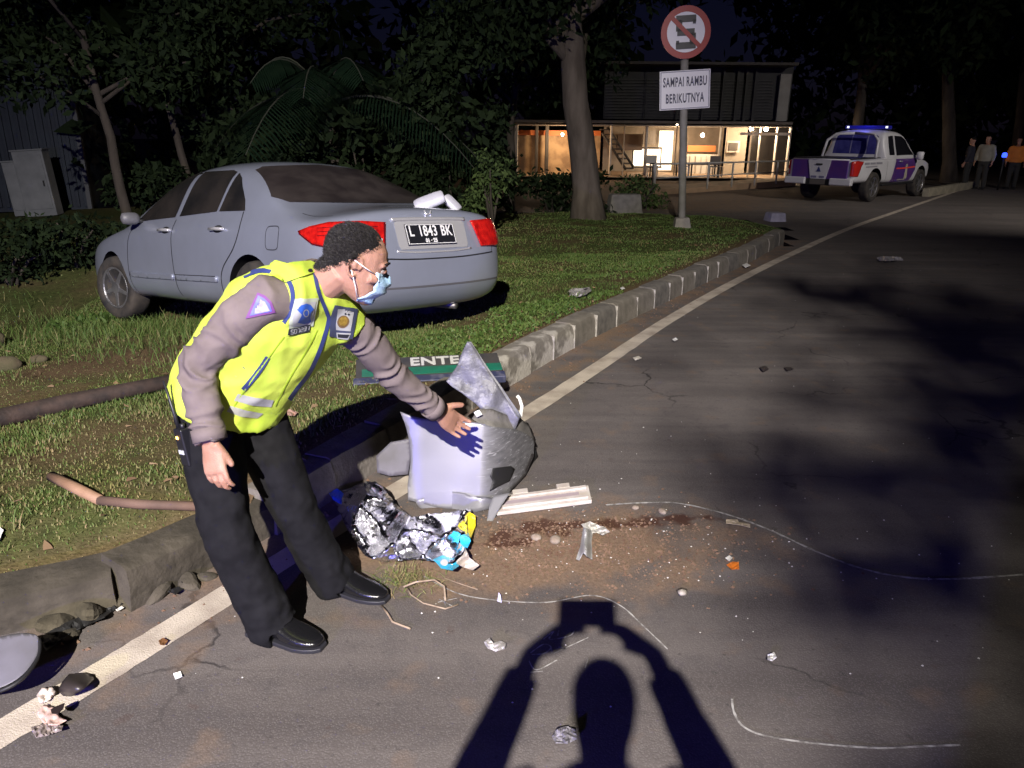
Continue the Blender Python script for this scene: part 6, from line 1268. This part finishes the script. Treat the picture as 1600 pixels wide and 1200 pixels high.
# ------------------------------------------------------------------ police pickup
def pickup():
    t = thing('police_pickup', 'white and purple police pickup with blue light bar parked ahead on the roadside', 'pickup', (7.72, 19.85, 0), (0, 0, R(42.3)))
    white = mat('pickup_white', (.60, .60, .62), (.54, .54, .56), 3, .4, coat=.4); pur = mat('pickup_purple', (.07, .03, .20), (.10, .035, .18), 4, .4, coat=.4); glass = mat('pickup_glass', (.012, .012, .016), rough=.1); blue = mat('pickup_glass_bluelit', (.03, .03, .16), (.06, .06, .24), 6, .2)  # blue light falling on the rear glass is put into its colour
    def low(x, w, zb, zt, ys=1.0): return (x, [(0, zb), (w * .8, zb), (w * .96, zb + .05), (w, zb + .14), (w, zb + .3), (w * .995, zt - .16), (w * .985, zt - .06), (w * .95, zt - .012), (w * .6, zt), (w * .3, zt + .004), (0, zt + .005)])
    b = loft_body([low(.02, .78, .52, 1.00), low(.04, .86, .48, 1.05), low(.10, .90, .46, 1.06), low(.5, .905, .46, 1.06), low(1.2, .91, .46, 1.07), low(1.75, .905, .42, 1.08), low(2.6, .905, .38, 1.09), low(3.6, .905, .38, 1.08), low(3.95, .90, .40, 1.06), low(4.5, .88, .42, 1.00), low(4.95, .82, .44, .90), low(5.12, .70, .46, .80), low(5.18, .55, .5, .74)], 'body', 3)
    cut_arches(b, [(1.2, .38), (4.2, .38)], .46, .55, 1.2, white, M_DARKIN); b.parent = t
    def cab(x, w, yr, z0, zr, zt): return (x, [(0, z0), (w * .6, z0), (w * .97, z0), (w, z0 + .03), (w * .99, z0 + .08), (w * .96, z0 + .2 * (zr - z0) + .05), (w * .5 + yr * .5, (z0 + zr) / 2), (yr * 1.02, zr - .02), (yr * .93, zr + .02), (yr * .5, zt - .005), (0, zt)])
    c = loft_body([cab(1.82, .80, .62, 1.03, 1.10, 1.12), cab(1.86, .84, .66, 1.03, 1.5, 1.55), cab(1.95, .85, .68, 1.03, 1.68, 1.74), cab(2.2, .86, .69, 1.03, 1.71, 1.78), cab(2.8, .86, .69, 1.03, 1.70, 1.78), cab(3.2, .86, .68, 1.03, 1.62, 1.70), cab(3.6, .85, .70, 1.03, 1.36, 1.42), cab(3.9, .83, .74, 1.03, 1.12, 1.15), cab(3.98, .8, .74, 1.03, 1.08, 1.09)], 'cab', 3); c.parent = t; c.data.materials.append(white)
    me = c.data; bv = bvh_of(b); bc = bvh_of(c)
    for s_ in (-1, 1):
        Cb = caster(bv, lambda x, z: (x, s_ * 2.0, z), (0, -s_, 0)); Cc = caster(bc, lambda x, z: (x, s_ * 2.0, z), (0, -s_, 0))
        drape([(2.05, 1.14), (2.08, 1.6), (2.22, 1.62), (2.36, 1.62), (2.36, 1.14)], Cc, 'rear_quarter_window', glass, t, .08, .004)
        drape([(2.46, 1.13), (2.46, 1.62), (2.9, 1.61), (3.2, 1.52), (3.62, 1.17), (3.6, 1.13)], Cc, 'door_window', glass, t, .08, .004)
        dr = drape([(2.20, .46), (2.40, 1.04), (3.72, 1.04), (3.70, .75), (3.42, .46)], Cb, 'door_panel', pur, t, .08, .005)
        drape(ribbon([(2.45, .80), (3.0, .80), (3.66, .82)], .035), Cb, 'red_stripe', mat('stripe_red', (.5, .03, .02), rough=.3, emit=(1, .12, .05), estr=.12), dr, .08, .007)
        drape([(3.0, .52), (3.05, .9), (3.16, .9), (3.2, .52)], Cb, 'door_emblem', mat('emblem_cream', (.4, .38, .3), rough=.5), dr, .08, .007)
        drape(ribbon([(2.6, .505), (3.1, .505)], .03), Cb, 'door_lettering', mat('emblem_cream', (.4, .38, .3)), dr, .08, .007)
        for k, (x0, l) in enumerate(((.52, .28), (.84, .30), (1.18, .36))): drape(ribbon([(x0, .955), (x0 + l, .955)], .05), Cb, 'side_lettering', mat('faint_letter', (.22, .22, .25), rough=.5), t, .08, .005)
        drape(ribbon([(.6, .875), (1.25, .88)], .03), Cb, 'side_lettering', mat('faint_letter', (.22, .22, .25)), t, .08, .005)
        for x in (2.42, 1.86): drape(ribbon([(x, .46), (x, 1.05)], .01), Cb, 'door_gap', M_BLACK, t, .08, .006)
        MB().box((2.62, s_ * .925, .98), (.18, .03, .035)).build('door_handle', M_CHROME, t, bevel=.008)
        lampm = mat('pickup_tail_red', (.45, .02, .015), rough=.15, coat=1)
        q = 1 / math.sqrt(2); D_ = caster(bv, lambda u_, z: (u_ * q - 2 * q, s_ * (u_ * q + 2 * q), z), (1, -s_, 0))
        lm = drape([(.58, .66), (.58, 1.0), (.72, 1.02), (.95, 1.0), (.86, .9), (.78, .66)], D_, 'tail_lamp', lampm, t, .04, .01, .015); drape([(.60, .68), (.60, .79), (.73, .80), (.75, .68)], D_, 'lamp_lens', mat('pickup_clear', (.6, .6, .62), rough=.1, metal=.3), lm, .04, .013)
        MB().lathe([(.03, -.12), (.09, -.1), (.10, .08), (.04, .1)], (3.6, s_ * 1.02, 1.12), 12, Matrix.Diagonal((.7, 1, 1))).build('side_mirror', white, t, True)
        make_wheel(t, (1.2, s_ * .79, .37), .37, .24, s_, 0, 6); make_wheel(t, (4.2, s_ * .79, .37), .37, .24, s_, 0, 6)
        MB().box((2.7, s_ * .86, .40), (2.0, .12, .05)).build('side_step', M_BLACK, t, bevel=.015)
        bs = MB().box((.0, s_ * .60, .52), (.16, .56, .17)).build('bumper_end', white, t, bevel=.03)
    # tailgate with white middle, plate bay, rear glass
    tg = MB().box((.012, 0, .80), (.05, 1.46, .47)).build('tailgate', pur, t, bevel=.015)
    MB().prism([(-.30, .235), (.30, .235), (.20, -.235), (-.20, -.235)], .012, Matrix.Translation((-.022, 0, .80)) @ Matrix.Rotation(-math.pi / 2, 4, 'Z')).build('white_centre', white, tg)
    MB().box((-.034, 0, .93), (.02, .17, .04)).build('tailgate_handle', M_BLACK, tg, bevel=.006)
    MB().prism([(0, .08), (.06, -.05), (-.06, -.05)], .006, Matrix.Translation((-.033, 0, .80)) @ Matrix.Rotation(-math.pi / 2, 4, 'Z')).build('badge', mat('badge_navy', (.04, .05, .16), rough=.4), tg)
    for y_, w_ in ((.11, .15), (-.10, .13)): MB().box((-.031, y_, .625), (.008, w_, .05)).build('unit_lettering', mat('unit_grey', (.16, .16, .26), rough=.5), tg)
    MB().box((.02, 0, .50), (.10, .62, .16)).build('plate_bay', M_BLACK, t, bevel=.01); MB().box((-.034, 0, .50), (.01, .40, .12)).build('number_plate', mat('pickup_plate', (.10, .09, .08), rough=.5), t)
    MB().box((.9, 0, 1.072), (1.7, 1.5, .03)).build('bed_cover', M_BLACK, t, bevel=.01)
    MB().tube([(.03, -.74, 1.045), (.03, .74, 1.045)], .02, 8).build('tailgate_rim', white, t, True)
    Cr = caster(bc, lambda y, z: (.5, y, z), (1, 0, 0)); rw = drape([(-.60, 1.16), (-.55, 1.60), (-.48, 1.64), (.48, 1.64), (.55, 1.60), (.60, 1.16)], Cr, 'rear_window', blue, t, .08, .004)
    for y_ in (-.30, .12): drape(ribbon([(y_, 1.17), (y_, 1.63)], .03), Cr, 'window_bar', mat('bar_lilac', (.2, .2, .34), rough=.5), rw, .08, .007)
    sb = MB()
    for s_ in (-1, 1): sb.tube([(1.5, s_ * .72, 1.07), (1.62, s_ * .68, 1.5), (1.72, s_ * .5, 1.66), (1.72, 0, 1.68)], .035, 8)
    sb.build('roll_bar', white, t, True)
    lb = MB().box((2.45, 0, 1.83), (.28, 1.15, .09)).build('light_bar', mat('bar_blue', (.02, .02, .20), rough=.15, emit=(.05, .05, 1), estr=.06), t, bevel=.02)
    for y_ in (-.55, .48): MB().box((2.30, y_, 1.835), (.03, .05, .05)).build('strobe', mat('strobe_white', (.9, .9, 1), emit=(.9, .92, 1), estr=1.2), lb)
    l = bpy.data.lights.new('pickup_beacon', 'POINT'); l.energy = 5; l.color = (.12, .12, 1); l.shadow_soft_size = .15; o = bpy.data.objects.new('pickup_beacon', l); COL.objects.link(o); o.parent = t; o.location = (2.1, 0, 2.05)
pickup()
# ------------------------------------------------------------------ simple standing figures
def figure(name, label, base, face, h=1.66, top=(.2, .2, .2), bottom=(.03, .03, .04), pose=None, voxel=.02):
    """standing person; pose: dict of arm targets in local metres (x right, y forward)"""
    root = thing(name, label, 'person', base, (0, 0, face)); k = h / 1.7; V = lambda x, y, z: Vector((x, y, z)) * k
    b = MB(); f, u, s = Vector((0, 1, 0)), Vector((0, 0, 1)), Vector((1, 0, 0)); head_rings(b, V(0, .0, 1.575), f, u, s, k); b.tube([V(0, -.02, 1.38), V(0, -.02, 1.52)], [.058 * k, .055 * k], 12)
    rings(b, [(V(0, 0, .86), s * .16 * k, f * .11 * k), (V(0, 0, 1.0), s * .155 * k, f * .11 * k), (V(0, 0, 1.2), s * .175 * k, f * .12 * k), (V(0, 0, 1.34), s * .18 * k, f * .105 * k), (V(0, -.01, 1.42), s * .10 * k, f * .08 * k)], 18)
    pose = pose or {}; arms = MB()
    for q in (-1, 1):
        b.tube([V(q * .09, 0, .9), V(q * .10, .01, .48), V(q * .10, -.01, .07)], [.085 * k, .058 * k, .04 * k], 12)
        e, w = pose.get(q, ((q * .26, -.02, 1.10), (q * .27, .06, .86)))
        b.tube([V(q * .15, 0, 1.38), V(q * .19, 0, 1.36), V(*e), V(*w)], [.05 * k, .052 * k, .04 * k, .028 * k], 12)
        wd = (V(*w) - V(*e)).normalized(); hd = pose.get(('h', q)); hand(b, V(*w), hd[0] if hd else wd, hd[1] if hd else Vector((-q, 0, 0)), hd[2] if hd else Vector((0, 1, 0)), .5, .05, (.75, .6, .2), k)
    blob(b, 'body', SKIN, root, min(voxel, .012), 2)
    c = MB(); rings(c, [(V(0, 0, .88), s * .19 * k, f * .135 * k), (V(0, 0, 1.05), s * .185 * k, f * .135 * k), (V(0, 0, 1.22), s * .20 * k, f * .14 * k), (V(0, 0, 1.35), s * .20 * k, f * .12 * k), (V(0, -.01, 1.42), s * .11 * k, f * .09 * k)], 18)
    for q in (-1, 1):
        e, w = pose.get(q, ((q * .26, -.02, 1.10), (q * .27, .06, .86))); c.tube([V(q * .13, 0, 1.37), V(q * .19, 0, 1.36), V(*e), V(*e).lerp(V(*w), .85)], [.078 * k, .078 * k, .066 * k, .046 * k], 14)
    blob(c, 'jacket', mat('jacket_%s' % label[-24:], top, tuple(q * .8 for q in top), 6, .85), root, voxel, 2, cloth_wr(.006, 12, 1.0))
    l = MB(); rings(l, [(V(0, 0, .78), s * .17 * k, f * .13 * k), (V(0, 0, .92), s * .17 * k, f * .125 * k)], 16)
    for q in (-1, 1): l.tube([V(q * .09, 0, .86), V(q * .10, .01, .48), V(q * .10, -.01, .04)], [.10 * k, .078 * k, .07 * k], 14)
    blob(l, 'trousers', mat('trouser_%s' % label[-24:], bottom, rough=.9), root, voxel, 2)
    hm = MB(); hc_ = V(0, -.008, 1.60); rings(hm, [(hc_ + V(0, -.02, -.01), s * .079 * k, f * .09 * k), (hc_ + V(0, -.012, .04), s * .08 * k, f * .098 * k), (hc_ + V(0, -.01, .08), s * .065 * k, f * .078 * k), (hc_ + V(0, -.01, .10), s * .03 * k, f * .035 * k)], 16); hm.build('hair', HAIR, root, True, sub=1)
    for q in (-1, 1):
        m1, m2 = MB(), MB(); shoe(m1, m2, V(q * .10, -.07, 0), V(q * .11, .2, 0), .08 * k, .045 * k); so = m1.build('shoe', mat('shoe_dark', (.02, .02, .02), rough=.5), root, True); m2.build('sole', M_BLACK, so)
    return root
# photographer: stands where the picture is taken and throws the shadow at the bottom of it
armR = ((.275, .08, 1.31), (.155, .24, 1.555)); armL = ((-.28, .08, 1.31), (-.155, .24, 1.555))
PH = figure('person', 'person standing at the camera with both arms raised to hold a phone', (.015, -.34, 0), 0, 1.73, (.05, .05, .06), (.03, .03, .035),
    {1: armR, -1: armL, ('h', 1): (Vector((-.80, .35, .45)), Vector((-.6, .2, -.3)), Vector((-.5, -.5, .3))), ('h', -1): (Vector((.80, .35, .45)), Vector((.6, .2, -.3)), Vector((.5, -.5, .3)))}, .014)
ph = thing('phone', 'black phone held level in both hands of the photographer', 'phone', (.005, -.012, CAMH - .004), (-PITCH, 0, 0)); MB().box((0, -.005, 0), (.165, .008, .078)).build('phone_body', M_BLACK, ph, bevel=.003); MB().box((0, -.010, 0), (.155, .0015, .07)).build('screen', mat('phone_screen', (.02, .02, .025), rough=.1), ph); MB().lathe([(.006, 0), (.006, .002)], (-.005, .0005, .004), 14, Matrix.Rotation(-math.pi / 2, 3, 'X')).build('lens_ring', M_CHROME, ph)
# bystanders far right
figure('person', 'far bystander in a pale grey jacket standing left of the blue beacon', G(1524, 283), 2.2, 1.65, (.30, .29, .24), (.03, .03, .03), None, .03)
figure('person', 'far bystander in a bright orange jacket at the right edge behind the beacon', G(1572, 282), 2.6, 1.6, (.75, .24, .04), (.03, .03, .03), None, .03)
figure('person', 'far bystander in dark clothes left of the pale grey jacket', G(1500, 284), .8, 1.6, (.02, .02, .03), (.02, .02, .02), None, .03)
p = G(1553, 284); bc_ = thing('beacon', 'small blue flashing beacon between the two far bystanders', 'beacon', p); MB().tube([(0, 0, 0), (0, 0, 1.0)], .03, 8).build('stand', M_BLACK, bc_, True); MB().lathe([(.06, 0), (.075, .05), (.06, .13), (.02, .15)], (0, 0, 1.0), 14).build('dome', mat('blue_dome', (.02, .04, .6), emit=(.03, .08, 1), estr=3), bc_, True)
# ------------------------------------------------------------------ behind the photographer: roadside tree that breaks the lamp light, and the blue beacon of the patrol
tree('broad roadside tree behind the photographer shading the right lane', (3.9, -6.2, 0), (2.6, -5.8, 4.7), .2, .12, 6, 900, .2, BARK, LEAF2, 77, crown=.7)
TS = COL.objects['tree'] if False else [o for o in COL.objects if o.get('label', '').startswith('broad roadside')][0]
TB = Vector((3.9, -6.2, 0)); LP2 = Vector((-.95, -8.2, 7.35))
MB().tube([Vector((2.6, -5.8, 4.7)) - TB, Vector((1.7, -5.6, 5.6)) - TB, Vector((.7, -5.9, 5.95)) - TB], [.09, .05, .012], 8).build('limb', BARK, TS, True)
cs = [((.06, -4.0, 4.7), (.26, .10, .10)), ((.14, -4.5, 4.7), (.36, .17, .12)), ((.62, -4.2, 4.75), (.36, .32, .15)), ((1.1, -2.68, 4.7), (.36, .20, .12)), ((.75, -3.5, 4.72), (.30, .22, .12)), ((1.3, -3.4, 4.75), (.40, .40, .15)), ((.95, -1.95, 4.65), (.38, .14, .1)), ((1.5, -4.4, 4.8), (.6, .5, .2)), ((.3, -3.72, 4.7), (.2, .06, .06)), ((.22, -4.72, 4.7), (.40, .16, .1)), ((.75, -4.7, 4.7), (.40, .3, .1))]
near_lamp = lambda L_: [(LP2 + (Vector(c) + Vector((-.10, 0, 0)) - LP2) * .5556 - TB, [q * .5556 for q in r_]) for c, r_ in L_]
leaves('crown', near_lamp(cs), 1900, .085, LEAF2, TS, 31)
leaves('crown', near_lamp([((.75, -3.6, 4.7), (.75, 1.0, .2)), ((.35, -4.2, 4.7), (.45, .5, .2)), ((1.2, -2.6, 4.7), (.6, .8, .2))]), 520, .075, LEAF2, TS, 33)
bp_ = Vector((-2.3, -3.4, 0)); bt = thing('beacon', 'portable blue police beacon on a tripod behind the photographer', 'beacon', bp_)
for k in range(3): a = k * 2.094; MB().tube([(math.cos(a) * .35, math.sin(a) * .35, 0), (0, 0, .7)], .014, 6).build('leg', M_BLACK, bt, True)
MB().tube([(0, 0, .65), (0, 0, 1.42)], .016, 8).build('mast', M_BLACK, bt, True); MB().lathe([(.07, 0), (.085, .06), (.07, .15), (.02, .17)], (0, 0, 1.42), 18).build('dome', mat('blue_dome', (.02, .04, .6)), bt, True)
l = bpy.data.lights.new('beacon_light', 'POINT'); l.energy = BEACON_POWER; l.color = (.10, .08, 1.0); l.shadow_soft_size = .06; o = bpy.data.objects.new('beacon_light', l); COL.objects.link(o); o.parent = bt; o.location = (.0, .12, 1.52)

# next street lamp along the road, outside the picture on the right
def lamp2():
    P0 = Vector((14.5, 7.5, 0)); t = thing('street_lamp', 'second tall street lamp further along the road beyond the right picture edge', 'street lamp', P0); H = 7.0
    MB().tube([(0, 0, 0), (0, 0, 3), (0, 0, 6.7)], [.09, .075, .055], 12).build('pole', M_GALV, t, True); MB().tube([(0, 0, 6.6), (-.3, .1, 7.0), (-1.2, .4, 7.15)], .03, 8).build('arm', M_GALV, t, True); MB().box((-1.3, .42, 7.12), (.5, .2, .08), (0, 0, -.3)).build('lamp_head', M_GALV, t, bevel=.02); MB().box((-1.3, .42, 7.07), (.34, .15, .012), (0, 0, -.3)).build('lens', MATS['led_lens'], t)
    l = bpy.data.lights.new('street_light', 'SPOT'); l.energy = LAMP2_POWER; l.color = (1, .92, .84); l.shadow_soft_size = .08; l.spot_size = R(64); l.spot_blend = 1; o = bpy.data.objects.new('street_light', l); COL.objects.link(o); o.parent = t; p = Vector((-1.3, .42, 7.0)); o.location = p
    o.rotation_euler = (Vector((9.6, 21.5, .6)) - P0 - p).to_track_quat('-Z', 'Y').to_euler()
lamp2()
